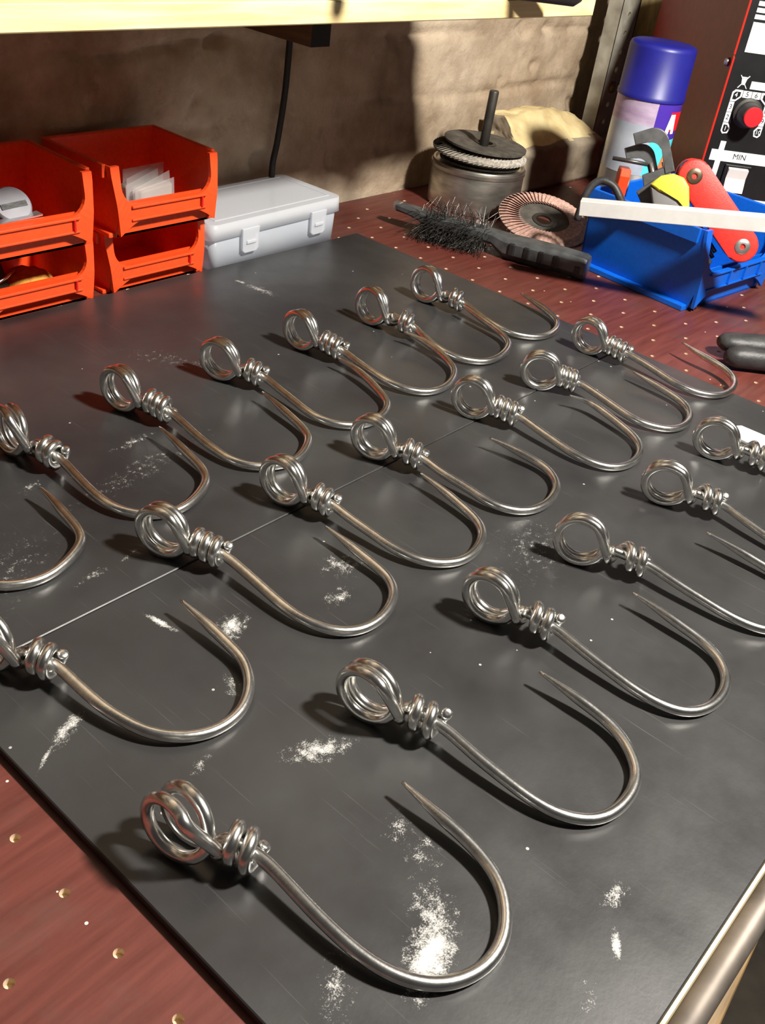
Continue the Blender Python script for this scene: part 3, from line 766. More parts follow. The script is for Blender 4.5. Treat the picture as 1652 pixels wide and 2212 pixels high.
b.box(-0.074, 0.074, 0.006, 0.0072, 0.0438, 0.0446); b.box(-0.074, 0.074, 0.070, 0.0712, 0.0438, 0.0446)
b.box(-0.074, -0.0728, 0.0072, 0.070, 0.0438, 0.0446); b.box(0.0728, 0.074, 0.0072, 0.070, 0.0438, 0.0446)
b.done('lid', 'frosted_lid', bx)
for xl in (-0.040, 0.050):
    b = B(); b.prism([(xl - 0.0105, 0.036), (xl + 0.0105, 0.036), (xl + 0.0098, 0.0165), (xl + 0.007, 0.014), (xl - 0.007, 0.014), (xl - 0.0098, 0.0165)], -0.0050, -0.0026, 'xz', 0.0005)
    la = b.done('latch', 'frosted_lid', bx)
    b = B(); b.box(xl - 0.006, xl + 0.006, -0.0066, -0.0048, 0.0225, 0.0255, 0.0006); b.done('latch_ridge', 'frosted_lid', la)
b = B(); b.M = Matrix.Translation((0.6235, 0.630, ZW + 0.0016)) @ Matrix.Rotation(R(2.5), 4, 'Z')
b.prism([(-0.012, 0.004), (0.012, 0.004), (0.018, 0.020), (-0.004, 0.026)], 0, 0.010)
tag(b.done('folded_card', 'paper'), 'folded cream card inside the clear plastic box', 'card')

# ------------------------------------------------------------------ abrasive discs, drum and rod by the wall
drum = empty('steel_drum', (0.940, 0.636, ZW), 0, 'round dull steel drum under the stack of abrasive discs', 'drum')
b = B(); b.lathe([(0.052, 0.0), (0.053, 0.001), (0.053, 0.046), (0.0522, 0.048), (0.050, 0.0485), (0.048, 0.046), (0.0, 0.046)], 64, cap1=False)
b.done('body', 'drum_steel', drum, autosmooth=35)
b = B(); b.lathe([(0.0532, 0.0405), (0.0540, 0.0412), (0.0540, 0.0448), (0.0532, 0.0455)], 64, cap0=False, cap1=False)
b.done('hoop', 'drum_steel', drum, autosmooth=35)

def abrasive_disc(loc, tilt, label, r, flap_mat, flaps=64, hub='disc_fibre', group='abrasive discs', spin=0.0, width=0.45):
    root = empty('abrasive_disc', loc, 0, label, 'disc', group)
    M = Matrix.Rotation(R(tilt[0]), 4, 'X') @ Matrix.Rotation(R(tilt[1]), 4, 'Y') @ Matrix.Rotation(spin, 4, 'Z')
    b = B(); b.M = M
    ri = r * (1 - width)
    b.lathe([(0.011, 0.0), (r * 0.98, 0.0), (r * 0.985, 0.0022), (ri * 1.05, 0.0028), (ri * 0.75, 0.0010), (0.014, 0.0012), (0.011, 0.0012), (0.011, 0.0)], 56, cap0=False, cap1=False)
    b.done('backing', hub, root, autosmooth=40)
    if flaps:
        b = B(); b.M = M
        for i in range(flaps):
            a = 2 * math.pi * i / flaps; da = 2 * math.pi / flaps * 1.9
            q = []
            for rr, s in ((ri, 0.55), (r * 0.84, 0.25), (r, -0.1)):
                zt = 0.0070 if rr < r * 0.99 else 0.0032
                q.append(((rr * math.cos(a + s * da), rr * math.sin(a + s * da), zt - 0.0030), (rr * math.cos(a + (s + 1) * da), rr * math.sin(a + (s + 1) * da), zt)))
            v = [b.vs(k) for k in q]
            for p, s_ in zip(v, v[1:]): b.face([p[0], p[1], s_[1], s_[0]])
            lo = b.vs([(r * 0.985 * math.cos(a), r * 0.985 * math.sin(a), 0.0012), (r * 0.985 * math.cos(a + da), r * 0.985 * math.sin(a + da), 0.0012)])
            b.face([v[2][0], v[2][1], lo[1], lo[0]])
        o = b.done('flaps', flap_mat, root)
        tag(o, 'ring of overlapping abrasive flaps', kind='stuff')
    b = B(); b.M = M
    b.lathe([(0.0085, 0.0), (0.0125, 0.0), (0.0125, 0.0022), (0.0085, 0.0022), (0.0085, 0.0)], 24, cap0=False, cap1=False)
    b.done('centre_ring', 'rod_dark', root, autosmooth=40)
    return root
abrasive_disc((0.938, 0.634, 0.0445), (0, 0), 'thin dark abrasive disc lying lowest in the stack on the drum', 0.047, None, 0)
abrasive_disc((0.936, 0.633, 0.0490), (1.5, 1), 'plain dark abrasive disc under the silvery flap disc on the drum', 0.046, None, 0, 'disc_dark')
abrasive_disc((0.934, 0.634, 0.0530), (2, 1), 'silvery flap disc lying under the topmost disc on the drum', 0.0535, 'flap_grey', 60)
abrasive_disc((0.938, 0.631, 0.0630), (2.5, 1.5), 'worn dark abrasive disc lying on top of the stack, pierced by the rod', 0.0475, None, 0, 'disc_dark')
b = B(); b.tube([(0.929, 0.627, 0.0465), (0.9292, 0.6262, 0.090), (0.9295, 0.6255, 0.120), (0.9295, 0.6255, 0.1215)], [0.0052, 0.0052, 0.0052, 0.0046], 18)
tag(b.done('steel_rod', 'rod_dark'), 'dark upright rod standing in the stack of abrasive discs', 'rod')
abrasive_disc((0.906, 0.503, ZW), (0, 0), 'pinkish flap disc lying flat on the board behind the wire brush', 0.047, 'flap_pink', 54)
abrasive_disc((0.912, 0.522, 0.0135), (13, -10), 'pinkish flap disc leaning on the flat one beside the drum', 0.0500, 'flap_pink', 54, 'disc_dark')

# ------------------------------------------------------------------ stone block
bm = bmesh.new()
bmesh.ops.create_cube(bm, size=1.0)
bmesh.ops.subdivide_edges(bm, edges=bm.edges[:], cuts=22, use_grid_fill=True)
for v in bm.verts:
    p = v.co
    q = Vector((p.x * 0.185, p.y * 0.066, p.z * 0.080))
    k = max(0.0, (p.z - 0.08) / 0.42)
    q.y += 0.044 * k * max(0.0, 0.5 - p.y) ** 1.0          # broken front top edge
    q.x -= 0.040 * k * max(0.0, p.x - 0.1)
    q.z -= 0.030 * k * max(0.0, p.x) + 0.012 * k * max(0.0, 0.3 - abs(p.x - 0.30)) * -1.2
    nv = Vector((noise.fractal(q * 30, 1, 2, 4), noise.fractal(q * 30 + Vector((9, 3, 1)), 1, 2, 4), noise.fractal(q * 30 + Vector((2, 8, 5)), 1, 2, 4)))
    k = 0.0045 if p.z > -0.45 else 0.0
    rd = max(abs(p.x), abs(p.y), abs(p.z))
    v.co = q + nv * k
bm.normal_update()
for f in bm.faces:
    f.smooth = True
    c = f.calc_center_median()
    if f.normal.z > 0.30 and c.z > 0.012: f.material_index = 1  # upward faces painted paler yellow, lit look put into the colour
me = bpy.data.meshes.new('stone_block'); bm.to_mesh(me); bm.free()
me.materials.append(MATS['stone']); me.materials.append(MATS['stone_lit_top'])
o = bpy.data.objects.new('stone_block', me); COL.objects.link(o)
o.location = (1.122, 0.664, ZW + 0.0402)
tag(o, 'rough stone block with yellowish top painted as lit, standing against the wall', 'stone')

# ------------------------------------------------------------------ slotted steel upright and timber behind
post = empty('slotted_post', (1.245, 0.655, ZW), 0, 'grey slotted steel upright against the wall beside the stone', 'post')
b = B()
HW = 0.0233
def holed_strip(b, x0, x1, z0, z1, y, hz, rh):
    xc = (x0 + x1) / 2
    zc = z0
    for zc_ in hz:
        za, zb = zc_ - 0.010, zc_ + 0.010
        if za > zc: b.face(b.vs([(x0, y, zc), (x1, y, zc), (x1, y, za), (x0, y, za)]))
        sq = []
        for sx, sz, ex, ez in ((1, 1, -1, 1), (-1, 1, -1, -1), (-1, -1, 1, -1), (1, -1, 1, 1)):
            for q in range(4):
                sq.append((xc + (x1 - x0) / 2 * (sx + (ex - sx) * q / 4), y, zc_ + 0.010 * (sz + (ez - sz) * q / 4)))
        ci = [(xc + rh * math.cos(R(45 + 22.5 * q)), y, zc_ + rh * math.sin(R(45 + 22.5 * q))) for q in range(16)]
        S, T = b.vs(sq), b.vs(ci)
        U = b.vs([(p[0], y + 0.003, p[2]) for p in ci])
        for q in range(16):
            r_ = (q + 1) % 16
            b.face([S[q], S[r_], T[r_], T[q]]); b.face([T[q], T[r_], U[r_], U[q]])
        zc = zb
    b.face(b.vs([(x0, y, zc), (x1, y, zc), (x1, y, z1), (x0, y, z1)]))
hz = [0.0179 + 0.02154 * i for i in range(13)]
holed_strip(b, -HW, HW, 0.0, 0.30, 0.0, hz, 0.0036)
b.box(-HW, -HW + 0.002, -0.0, 0.020, 0.0, 0.30)
b.box(HW - 0.002, HW, -0.0, 0.020, 0.0, 0.30)
b.done('upright', 'post_steel', post)
b = B(); b.M = Matrix.Translation((0.0, 0.0, hz[4])) @ Matrix.Rotation(R(90), 4, 'X')
b.lathe([(0.0, 0.0), (0.008, 0.0), (0.008, 0.002), (0.005, 0.005), (0.0, 0.0055)], 6)
b.done('bolt', 'bolt_brass', post)
b = B(); b.box(1.362, 1.392, 0.672, 0.7105, ZW, 0.355, 0.002)
tag(b.done('timber_upright', 'upright_wood'), 'narrow timber upright between the slotted post and the welder', 'upright')

# ------------------------------------------------------------------ aerosol can
can = empty('aerosol_can', (0.995, 0.4775, ZW), 0, 'aerosol can with dark blue cap standing between stone and welder', 'aerosol can')
CR = 0.0335
def band(z0, z1, m, name, a0=0, a1=2 * math.pi, dr=0.0):
    b = B(); b.lathe([(CR + dr, z0), (CR + dr, z1)], 48 if a1 - a0 > 6 else 24, a0=a0, a1=a1, cap0=False, cap1=False)
    return b.done(name, m, can)
b = B(); b.lathe([(0.031, 0.0), (0.0345, 0.001), (0.0348, 0.004), (CR, 0.006), (CR, 0.160), (0.031, 0.163), (0.0, 0.163)], 48)
b.done('body', 'can_metal', can, autosmooth=40)
b = B(); b.lathe([(0.0338, 0.1495), (0.0348, 0.1500), (0.0348, 0.1540), (0.0340, 0.1548), (0.0336, 0.1960), (0.0325, 0.1995), (0.029, 0.2010), (0.0, 0.2010)], 56, cap0=False)
b.done('cap', 'cap_blue', can, autosmooth=50)
# printed wrap: a pale side and a purple front panel that faces the welder side
va = math.atan2(-0.473, -0.985)                   # direction from the can towards the bench front
split = va + 0.33
band(0.1270, 0.1500, 'can_lilac', 'printed_label', split - 3.6, split, 0.0002)
band(0.0780, 0.1270, 'can_pale', 'printed_label', split - 3.6, split, 0.0002)
band(0.1150, 0.1500, 'can_purple', 'printed_label', split, split + 2.2, 0.0002)
band(0.0780, 0.1150, 'can_cyan', 'printed_label', split, split + 2.2, 0.0002)
band(0.1235, 0.1420, 'knob_red', 'print_block', split + 0.50, split + 1.6, 0.0004)
def wrap_poly(pts, m, name, dr):
    b = B(); b.face(b.vs([((CR + dr) * math.cos(split + s / CR), (CR + dr) * math.sin(split + s / CR), z) for s, z in pts]))
    return b.done(name, m, can)
A = [(0.0130, 0.1210), (0.0185, 0.1210), (0.0190, 0.1255), (0.0215, 0.1255), (0.0220, 0.1210), (0.0275, 0.1210), (0.0235, 0.1400), (0.0170, 0.1400)]
wrap_poly(A[:1] + [(0.0170, 0.1400), (0.0190, 0.1400), (0.0190, 0.1255), (0.0185, 0.1210)], 'print_white', 'letter', 0.0007)
wrap_poly([(0.0190, 0.1255), (0.0190, 0.1400), (0.0235, 0.1400), (0.0275, 0.1210), (0.0220, 0.1210), (0.0215, 0.1255)], 'print_white', 'letter', 0.0007)
wrap_poly([(0.0150, 0.0820), (0.0180, 0.0900), (0.0210, 0.1010), (0.0250, 0.1060), (0.0290, 0.1000), (0.0290, 0.0820)], 'can_orange', 'print_block', 0.0007)

# ------------------------------------------------------------------ wire brush
br = empty('wire_brush', (0.828, 0.515, ZW), 0, 'black plastic wire brush with bent steel bristles on the board', 'brush')
A0 = Vector((0.850, 0.4265, 0)); A1 = Vector((0.7935, 0.628, 0))
ax = (A1 - A0).normalized(); side = Vector((-ax.y, ax.x, 0))
LB = (A1 - A0).length
MB_ = Matrix.Translation((-0.828, -0.515, 0)) @ basis(A0, ax, side, Vector((0, 0, 1)))
prof = [(0.0, 0.0115, 0.021), (0.004, 0.0125, 0.0225), (0.03, 0.0130, 0.023), (0.06, 0.0135, 0.0225), (0.085, 0.0120, 0.022), (0.10, 0.0095, 0.023), (0.13, 0.0095, 0.0235), (0.17, 0.0095, 0.024), (0.195, 0.0085, 0.0245), (LB, 0.006, 0.025)]
b = B(); b.M = MB_
rings = []
for (s, hw, zt) in prof:
    hgt = 0.0215 if s < 0.09 else (0.013 if s < 0.18 else 0.008)
    zb = max(0.0006, zt - hgt)
    c_ = 0.30
    rings.append(b.vs([(s, -hw, zb + c_ * (zt - zb)), (s, -hw * 0.6, zb), (s, hw * 0.6, zb), (s, hw, zb + c_ * (zt - zb)), (s, hw, zt - 0.2 * (zt - zb)), (s, hw * 0.7, zt), (s, -hw * 0.7, zt), (s, -hw, zt - 0.2 * (zt - zb))]))
for p, q in zip(rings, rings[1:]):
    for i in range(8): b.face([p[i], p[(i + 1) % 8], q[(i + 1) % 8], q[i]])
b.face(rings[0][::-1]); b.face(rings[-1])
b.done('handle', 'brush_plastic', br, autosmooth=30)
for i in range(4):
    b = B(); b.M = MB_
    s = 0.026 + 0.0155 * i
    b.box(s, s + 0.007, 0.0105, 0.0142, 0.006, 0.019, 0.0015)
    b.done('finger_grip', 'tool_black', br)
b = B(); b.M = MB_; b.box(0.004, 0.010, 0.0110, 0.0135, 0.007, 0.014, 0.0005); b.done('hang_hole', 'tool_black', br)
b = B(); b.M = MB_; b.box(LB - 0.004, LB + 0.004, -0.005, 0.005, 0.0185, 0.0255, 0.001); b.done('scraper', 'bright_metal', br)
b = B(); b.M = MB_
rnd = random.Random(11)
for i in range(1000):
    s = rnd.uniform(0.108, 0.178); l = rnd.uniform(-0.008, 0.008)
    out = rnd.choice((-1, 1, 1))
    p0 = Vector((s, l, 0.014))
    ang = rnd.uniform(-0.5, 1.3)
    ln = rnd.uniform(0.016, 0.032)
    d1 = Vector((rnd.uniform(-0.5, 0.5), out * math.cos(ang), -math.sin(ang)))
    if rnd.random() < 0.16: d1 = Vector((rnd.uniform(-0.4, 0.4), out * rnd.uniform(0.1, 0.6), rnd.uniform(0.6, 1.0)))
    d1.normalize()
    p1 = p0 + d1 * ln * 0.55; p2 = p1 + (d1 + Vector((rnd.uniform(-.5, .5), 0.4 * out, rnd.uniform(-.7, .3)))).normalized() * ln * 0.5
    p1.z = max(0.001, p1.z); p2.z = max(0.0008, p2.z)
    b.tube([p0, p1, p2], 0.00032, 3, False)
o = b.done('bristles', 'bristle', br); tag(o, 'tangle of bent steel wire bristles', kind='stuff')

# ------------------------------------------------------------------ hand tools in and on the blue bin
bar = empty('aluminium_bar', (0.8185, 0.344, 0.0), 0, 'bright square aluminium bar lying across the blue bin', 'bar')
p0, p1 = Vector((0.787, 0.4165, 0.0795)), Vector((0.850, 0.2740, 0.0985))
dv = (p1 - p0).normalized(); p1e = p1 + dv * 0.07
up = (Vector((0, 0, 1)) - dv * dv.z).normalized(); sd = dv.cross(up)
b = B(); b.M = Matrix.Translation((-0.8185, -0.344, 0)) @ basis(p0, dv, sd, up)
b.box(0, (p1e - p0).length, -0.0065, 0.0065, -0.0065, 0.0065, 0.0006)
b.done('bar', 'aluminium', bar)

key = empty('hex_key_holder', (0.886, 0.405, 0.0), 0, 'dark grey plastic hex key holder standing in the blue bin', 'key holder')
T, Q = Vector((0.886, 0.4185, 0.1305)), Vector((0.893, 0.386, 0.0675))
d = (T - Q); hh = d.length; d.normalize()
view = (Vector((0, 0, 0.32)) - T).normalized()
wv = d.cross(view).normalized(); nv = wv.cross(d)
KM = Matrix.Translation((-0.886, -0.405, 0)) @ basis(Q, -wv, d, nv)
def kp(poly, h0, h1, name, m, bev=0.001):
    b = B(); b.M = KM; b.prism(poly, h0, h1, 'xy', bev); return b.done(name, m, key)
sgn = 1
def rarc(cx, cy, r, a0, a1, n=8): return [(cx + r * math.cos(R(a0 + (a1 - a0) * i / n)), cy + r * math.sin(R(a0 + (a1 - a0) * i / n))) for i in range(n + 1)]
kp([(-0.016, -0.03), (0.006, -0.03), (0.012, 0.018), (0.011, 0.038), (-0.013, 0.040), (-0.018, 0.020)], -0.006, 0.006, 'body', 'tool_grey')
for (x0, w_, ht, z0) in ((-0.0185, 0.030, 0.077, 0.000), (-0.004, 0.026, 0.066, -0.010)):
    pts = [(x0, 0.034), (x0, ht - 0.014)] + rarc(x0 + 0.014, ht - 0.014, 0.014, 180, 95) + [(x0 + w_, ht), (x0 + w_, ht - 0.010)] + rarc(x0 + 0.018, ht - 0.021, 0.010, 80, 180)[::1] + [(x0 + 0.009, 0.034)]
    b = B(); b.M = KM; b.prism(pts, z0, z0 + 0.007, 'xy', 0.0008); b.done('prong', 'tool_grey', key)
kp([(-0.005, 0.006), (0.014, 0.002), (0.019, 0.026), (0.001, 0.032)], 0.006, 0.0125, 'clasp', 'tool_grey')
for i, (x, y) in enumerate(((-0.010, 0.041), (0.001, 0.043))):
    b = B(); b.M = KM; b.tube([(x, y - 0.02, 0.004 - 0.004 * i), (x, y + 0.004, 0.004 - 0.004 * i)], 0.0018, 8); b.done('key_end', 'bright_metal', key)
b = B(); b.M = KM; b.tube([(0.004, 0.046, -0.002), (0.020, 0.054, -0.002), (0.034, 0.061, -0.002)], 0.0019, 8); b.done('hex_key', 'key_steel', key)

yl = empty('tool_grip', (0.876, 0.372, 0.0), 0, 'yellow and grey rounded tool grip poking out of the blue bin', 'grip')
c0 = Vector((0.8735, 0.3745, 0.0955)); fw = (Vector((0, 0, 0.32)) - c0).normalized()
rg = Vector((0.66, -0.74, -0.14)); rg = (rg - fw * rg.dot(fw)).normalized(); u2 = fw.cross(rg)
YM = Matrix.Translation((-0.876, -0.372, 0)) @ basis(c0, rg, u2, fw)
E2 = [(-0.020, -0.001), (-0.013, 0.0085), (-0.003, 0.013), (0.007, 0.012), (0.014, 0.006), (0.0205, -0.010), (0.018, -0.017), (0.010, -0.006), (0.0, -0.0035), (-0.010, -0.005)]
b = B(); b.M = YM; b.prism(E2, -0.004, 0.006, 'xy', 0.002); b.done('yellow_cap', 'yellow', yl, autosmooth=50)
b = B(); b.M = YM; b.prism([(-0.020, -0.002), (-0.010, -0.0045), (0.0, -0.003), (0.010, -0.0055), (0.018, -0.0165), (0.017, -0.024), (0.004, -0.024), (-0.010, -0.021)], -0.006, 0.004, 'xy', 0.002); b.done('grey_grip', 'handle_grey', yl, autosmooth=50)

rt = empty('folding_key_set', (0.905, 0.33, 0.0), 0, 'red folding hex key set with two screws leaning out of the blue bin', 'key set')
T, Q = Vector((0.9000, 0.3690, 0.1060)), Vector((0.9235, 0.3125, 0.0530))
d = (T - Q); LT = d.length; d.normalize(); mid = (T + Q) / 2
view = (Vector((0.02, -0.03, 0.40)) - mid).normalized()
wv = d.cross(view).normalized(); nv = wv.cross(d)
RM = Matrix.Translation((-0.905, -0.33, 0)) @ basis(Q, wv, d, -nv) @ Matrix.Scale(-1, 4, (0, 0, 1))
out = rarc(0, LT, 0.0150, 0, 180, 10) + rarc(0, 0, 0.0150, 180, 360, 10)
b = B(); b.M = RM; b.prism(out, 0.001, 0.0085, 'xy', 0.002); b.done('handle', 'tool_red', rt, autosmooth=50)
b = B(); b.M = RM; b.prism([(x * 0.96, y) for x, y in out], -0.0165, -0.0085, 'xy', 0.002); b.done('handle', 'tool_red', rt, autosmooth=50)
b = B(); b.M = RM; b.prism([(x * 0.72, y) for x, y in out], -0.0084, 0.0009, 'xy'); b.done('spacer', 'tool_black', rt)
for (yy, m_) in ((LT, 'screw_bronze'), (0.0, 'screw_steel')):
    b = B(); b.M = RM @ Matrix.Translation((0, yy, 0.0083))
    b.lathe([(0.0, -0.001), (0.0072, -0.001), (0.0072, 0.0006), (0.0060, 0.0014), (0.0026, 0.0014), (0.0026, -0.0004), (0.0, -0.0004)], 24); b.done('screw', m_, rt, autosmooth=40)
for i in range(3):
    b = B(); b.M = RM @ Matrix.Translation((-0.0215 - 0.0045 * i, 0.004, -0.006)) @ Matrix.Rotation(R(-3 - 3 * i), 4, 'Z')
    b.tube([(0, 0.045, 0), (0, 0.010, 0), (0, 0.004 - 0.003 * i, 0)], 0.0022, 6); b.done('hex_key', 'key_steel', rt)

b = B()
pts = catmull([(0.866, 0.405, 0.060), (0.8593, 0.4152, 0.0763), (0.8574, 0.4246, 0.086), (0.8527, 0.4355, 0.0888), (0.8477, 0.4419, 0.0824), (0.8432, 0.4442, 0.071), (0.840, 0.4450, 0.050)], 6)
b.tube(pts, 0.0036, 10); tag(b.done('rubber_hose', 'black_rubber'), 'short dark bent hose hanging over the rim of the blue bin', 'hose')
cl = empty('red_clamp', (0.888, 0.433, 0.070), 0, 'small red clamp end sticking up at the back of the blue bin', 'clamp')
b = B(); b.M = Matrix.Rotation(R(35), 4, 'Z') @ Matrix.Rotation(R(-8), 4, 'Y')
b.prism([(-0.009, -0.03), (0.004, -0.03), (0.012, 0.020), (0.010, 0.026), (-0.008, 0.030), (-0.011, 0.024)], -0.005, 0.005, 'xz', 0.001)
b.done('jaw', 'red_plastic', cl)
b = B(); b.M = Matrix.Rotation(R(35), 4, 'Z'); b.tube([(0.003, -0.0065, 0.0), (0.003, -0.0065, 0.016)], 0.0022, 10); b.done('screw', 'screw_steel', cl)
for i, (x, y, a) in enumerate(((0.893, 0.326, 20), (0.901, 0.345, -15), (0.930, 0.350, 60))):
    b = B(); b.M = Matrix.Translation((x, y, 0.006 + 0.006 * i)) @ Matrix.Rotation(R(a), 4, 'Z') @ Matrix.Rotation(R(-22), 4, 'Y')
    b.tube(catmull([(-0.022, 0, 0.001), (0.015, 0, 0.006), (0.023, 0, 0.010), (0.024, 0.0, 0.022)], 4), 0.0024, 6)
    tag(b.done('loose_hex_key', 'key_steel'), ['dark hex key lying lowest in the blue bin behind its lip', 'dark hex key lying across another in the blue bin', 'dark hex key lying under the red key set'][i], 'hex key', 'loose hex keys in the blue bin')

# ------------------------------------------------------------------ welder
BW = R(42)
SC = 1.0750
wc = Vector((0.9516 * SC, 0.3864 * SC, ZW))
wl = empty('welder', wc, 0, 'red welding machine with black control panel and red knob', 'welder')
px, ex, zx = Vector((math.sin(BW), -math.cos(BW), 0)), Vector((math.cos(BW), math.sin(BW), 0)), Vector((0, 0, 1))
WM = basis((0, 0, 0), px, ex, zx)
def wz(z): return (0.32 + (z / 1e3 - 0.32) * SC) - ZW
def wr(r): return r / 1e3 * SC
WW, WDp, WH = 0.215, 0.30, 0.272
b = B(); b.M = WM
b.box(0.0, 0.0015, 0.0, WDp, 0.012, WH); b.box(WW - 0.0015, WW, 0.0, WDp, 0.012, WH)
b.box(0.0015, WW - 0.0015, 0.004, WDp, WH - 0.0015, WH); b.box(0.0015, WW - 0.0015, WDp - 0.0015, WDp, 0.012, WH)
b.box(0.0015, WW - 0.0015, 0.004, WDp, 0.012, 0.0135)
b.done('case', 'case_red', wl)
b = B(); b.M = WM; b.box(-0.0004, 0.0013, -0.0022, 0.0, 0.012, wz(203)); b.box(-0.0004, 0.0013, -0.0008, 0.0014, wz(205), WH); b.done('case_edge', 'case_red_lit', wl)
b = B(); b.M = WM; b.box(0.0016, WW - 0.0016, 0.0006, 0.004, 0.012, WH - 0.002); b.done('front_panel', 'panel_black', wl)
for fx in (0.03, WW - 0.03):
    for fy_ in (0.04, WDp - 0.04):
        b = B(); b.M = WM @ Matrix.Translation((fx, fy_, 0)); b.lathe([(0.011, 0.0), (0.012, 0.012)], 20); b.done('foot', 'black_rubber', wl)
b = B(); b.M = WM @ Matrix.Translation((-0.0005, 0.009, wz(197))) @ Matrix.Rotation(R(-90), 4, 'Y'); b.lathe([(0.0, 0.0035), (0.003, 0.003), (0.0042, 0.0), (0.0, -0.001)], 16); b.done('case_screw', 'bright_metal', wl)
def plate(x0, x1, z0, z1, name='label_plate', m='print_white', h=0.0007):
    b = B(); b.M = WM; b.box(wr(x0), wr(x1), 0.0006 - h, 0.0006, wz(z0), wz(z1)); return b.done(name, m, wl)
plate(9.0, 120, 208, 233)
for k in range(4): plate(8.6, 120, 235.5 + 5.4 * k, 239.2 + 5.4 * k, 'label_stripe')
plate(24.5, 120, 177.8, 184.5)
def wpoly(pts, name, m, h=0.0007, h0=0.0, parent=None):
    b = B(); b.M = WM; b.prism([(wr(x), wz(z)) for x, z in pts], 0.0006 - h0 - h, 0.0006 - h0, 'xz'); return b.done(name, m, parent or wl)
# crossed-out bin sign
wb = wpoly([(15.4, 180.6), (18.6, 180.6), (19.6, 186.2), (14.4, 186.2)], 'bin_symbol', 'print_white')
wpoly([(14.0, 186.6), (20.0, 186.6), (20.0, 187.4), (14.0, 187.4)], 'bin_symbol', 'print_white')
for s in (-1, 1):
    wpoly([(17 - s * 4.6, 177.6), (17 - s * 3.8, 177.6), (17 + s * 4.6, 188.6), (17 + s * 3.8, 188.6)], 'bin_symbol', 'print_white', 0.0009)
# dial segments
def text_on(body, x, z, size, m, parent=None, h=0.0008):
    M = WM @ Matrix.Translation((wr(x), 0.0006 - h, wz(z))) @ Matrix.Rotation(R(90), 4, 'X')
    return text_mesh('digit', body, size / 1e3 * SC, m, parent or wl, M, 0.0001)
for (x0, x1, z0, z1, dg) in ((9.4, 14.2, 146.8, 155.6, '2'), (9.4, 14.2, 156.2, 165.0, '3'), (20.0, 28.2, 169.8, 175.8, '5'), (28.8, 37.0, 169.8, 175.8, '6'),
                             (44.0, 48.8, 156.2, 165.0, '8'), (44.0, 48.8, 146.8, 155.6, '9')):
    plate(x0, x1, z0, z1, 'dial_segment'); text_on(dg, (x0 + x1) / 2, (z0 + z1) / 2, 6.2, 'print_black')
def outline_cell(pts, dg, cx, cz, inner=0.66):
    mx_ = sum(p[0] for p in pts) / len(pts); mz_ = sum(p[1] for p in pts) / len(pts)
    wpoly(pts, 'dial_segment', 'print_white')
    wpoly([(mx_ + (x - mx_) * inner, mz_ + (z - mz_) * inner) for x, z in pts], 'dial_segment', 'panel_black', 0.0003, 0.0007)
    text_on(dg, cx, cz, 5.6, 'print_white', None, 0.0011)
outline_cell([(9.4, 165.6), (14.2, 165.6), (19.4, 170.4), (19.4, 176.0), (12.0, 176.0), (9.4, 173.4)], '4', 13.6, 171.4)
outline_cell([(9.4, 146.2), (14.4, 146.2), (18.0, 141.6), (16.2, 137.0), (11.6, 136.2), (9.4, 138.6)], '1', 13.0, 141.0)
outline_cell([(37.6, 170.4), (43.8, 165.6), (48.8, 165.6), (48.8, 173.4), (46.2, 176.0), (37.6, 176.0)], '7', 44.0, 171.4)
outline_cell([(41.0, 142.0), (44.0, 146.2), (48.8, 146.2), (48.8, 138.6), (46.6, 136.2), (42.4, 137.0)], '10', 45.6, 141.0)
kn = None
b = B(); b.M = WM @ Matrix.Translation((wr(29.2), 0.0, wz(157.0))) @ Matrix.Rotation(R(90), 4, 'X')
b.lathe([(0.0145, -0.001), (0.0145, 0.003), (0.0120, 0.004), (0.0108, 0.017), (0.0100, 0.019), (0.0, 0.019)], 40)
kn = b.done('knob', 'knob_black', wl, autosmooth=40)
b = B(); b.M = WM @ Matrix.Translation((wr(29.2), 0.0, wz(157.0))) @ Matrix.Rotation(R(90), 4, 'X')
b.lathe([(0.0096, 0.0185), (0.0096, 0.0205), (0.0090, 0.0212), (0.0, 0.0214)], 36); b.done('knob_cap', 'knob_red', kn, autosmooth=40)
plate(13.0, 18.4, 92, 129.5, 'label_bar'); plate(6.6, 13.0, 111.2, 121.3, 'label_bar'); plate(18.4, 120, 111.2, 121.3, 'label_bar')
text_on('MIN', 35.8, 116.5, 7.4, 'print_black')
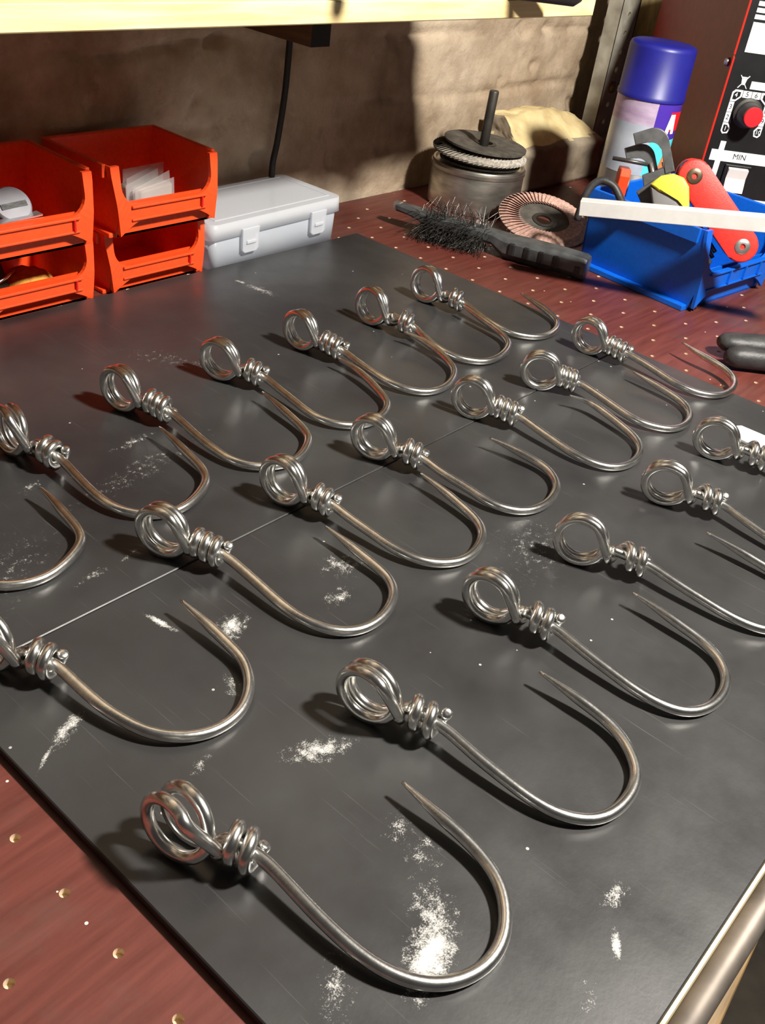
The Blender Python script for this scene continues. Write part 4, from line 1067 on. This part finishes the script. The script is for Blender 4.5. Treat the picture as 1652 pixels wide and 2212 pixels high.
plate(24.0, 120, 69.8, 78.2, 'label_bar'); text_on('MAX', 35.2, 74.6, 7.4, 'print_black')
b = B(); b.M = WM; b.box(wr(24.2), wr(50.5), -0.0026, 0.0006, wz(80.6), wz(109.4), 0.0008); b.done('switch_bezel', 'panel_black', wl)
b = B(); b.M = WM; b.prism([(-0.0024, wz(83.5)), (-0.0075, wz(84.5)), (-0.0034, wz(97.0)), (-0.0065, wz(106.2)), (-0.0024, wz(107.2))], wr(27.4), wr(47.4), 'yz', 0.0006)
b.done('rocker_switch', 'switch_white', wl)

# ------------------------------------------------------------------ dark tool and white strip on the right of the plate
pl = empty('pliers', (0.80, 0.232, ZW), 0, 'black two-armed tool lying on the bare board beyond the plate', 'pliers')
s0 = Vector((0.7885, 0.2490, 0)); dv = Vector((0.66, -0.75, 0)).normalized(); sd = Vector((-dv.y, dv.x, 0))
for (o_, z0, r0, fl) in ((0.012, 0.0135, 0.0115, 0.75), (-0.011, 0.0105, 0.0095, 1.0)):
    b = B()
    off = Vector((-0.80, -0.232, 0))
    pts = [s0 + sd * o_ + dv * t_ + off + Vector((0, 0, z0 + 0.02 * t_)) for t_ in (-0.004, 0.0, 0.006, 0.02, 0.05, 0.09, 0.14)]
    b.tube(pts, [r0 * k for k in (0.45, 0.8, 0.97, 1.0, 1.05, 1.1, 1.1)], 18, True, fl)
    b.done('arm', 'black_rubber', pl)
b = B(); b.M = Matrix.Translation((-0.80, -0.232, 0)); c_ = s0 + dv * 0.11; b.M = b.M @ Matrix.Translation((c_.x, c_.y, 0.002)); b.lathe([(0.016, 0.0), (0.016, 0.022), (0.012, 0.026), (0.0, 0.026)], 24)
b.done('pivot', 'key_steel', pl, autosmooth=40)
b = B(); b.prism([(0.6530, 0.100), (0.6745, 0.098), (0.6760, 0.160), (0.6752, 0.1835), (0.6700, 0.1865), (0.6540, 0.1760)], 0.0001, 0.0016)
tag(b.done('plastic_strip', 'white_strip'), 'flat white strip lying on the plate under the last hook', 'strip')
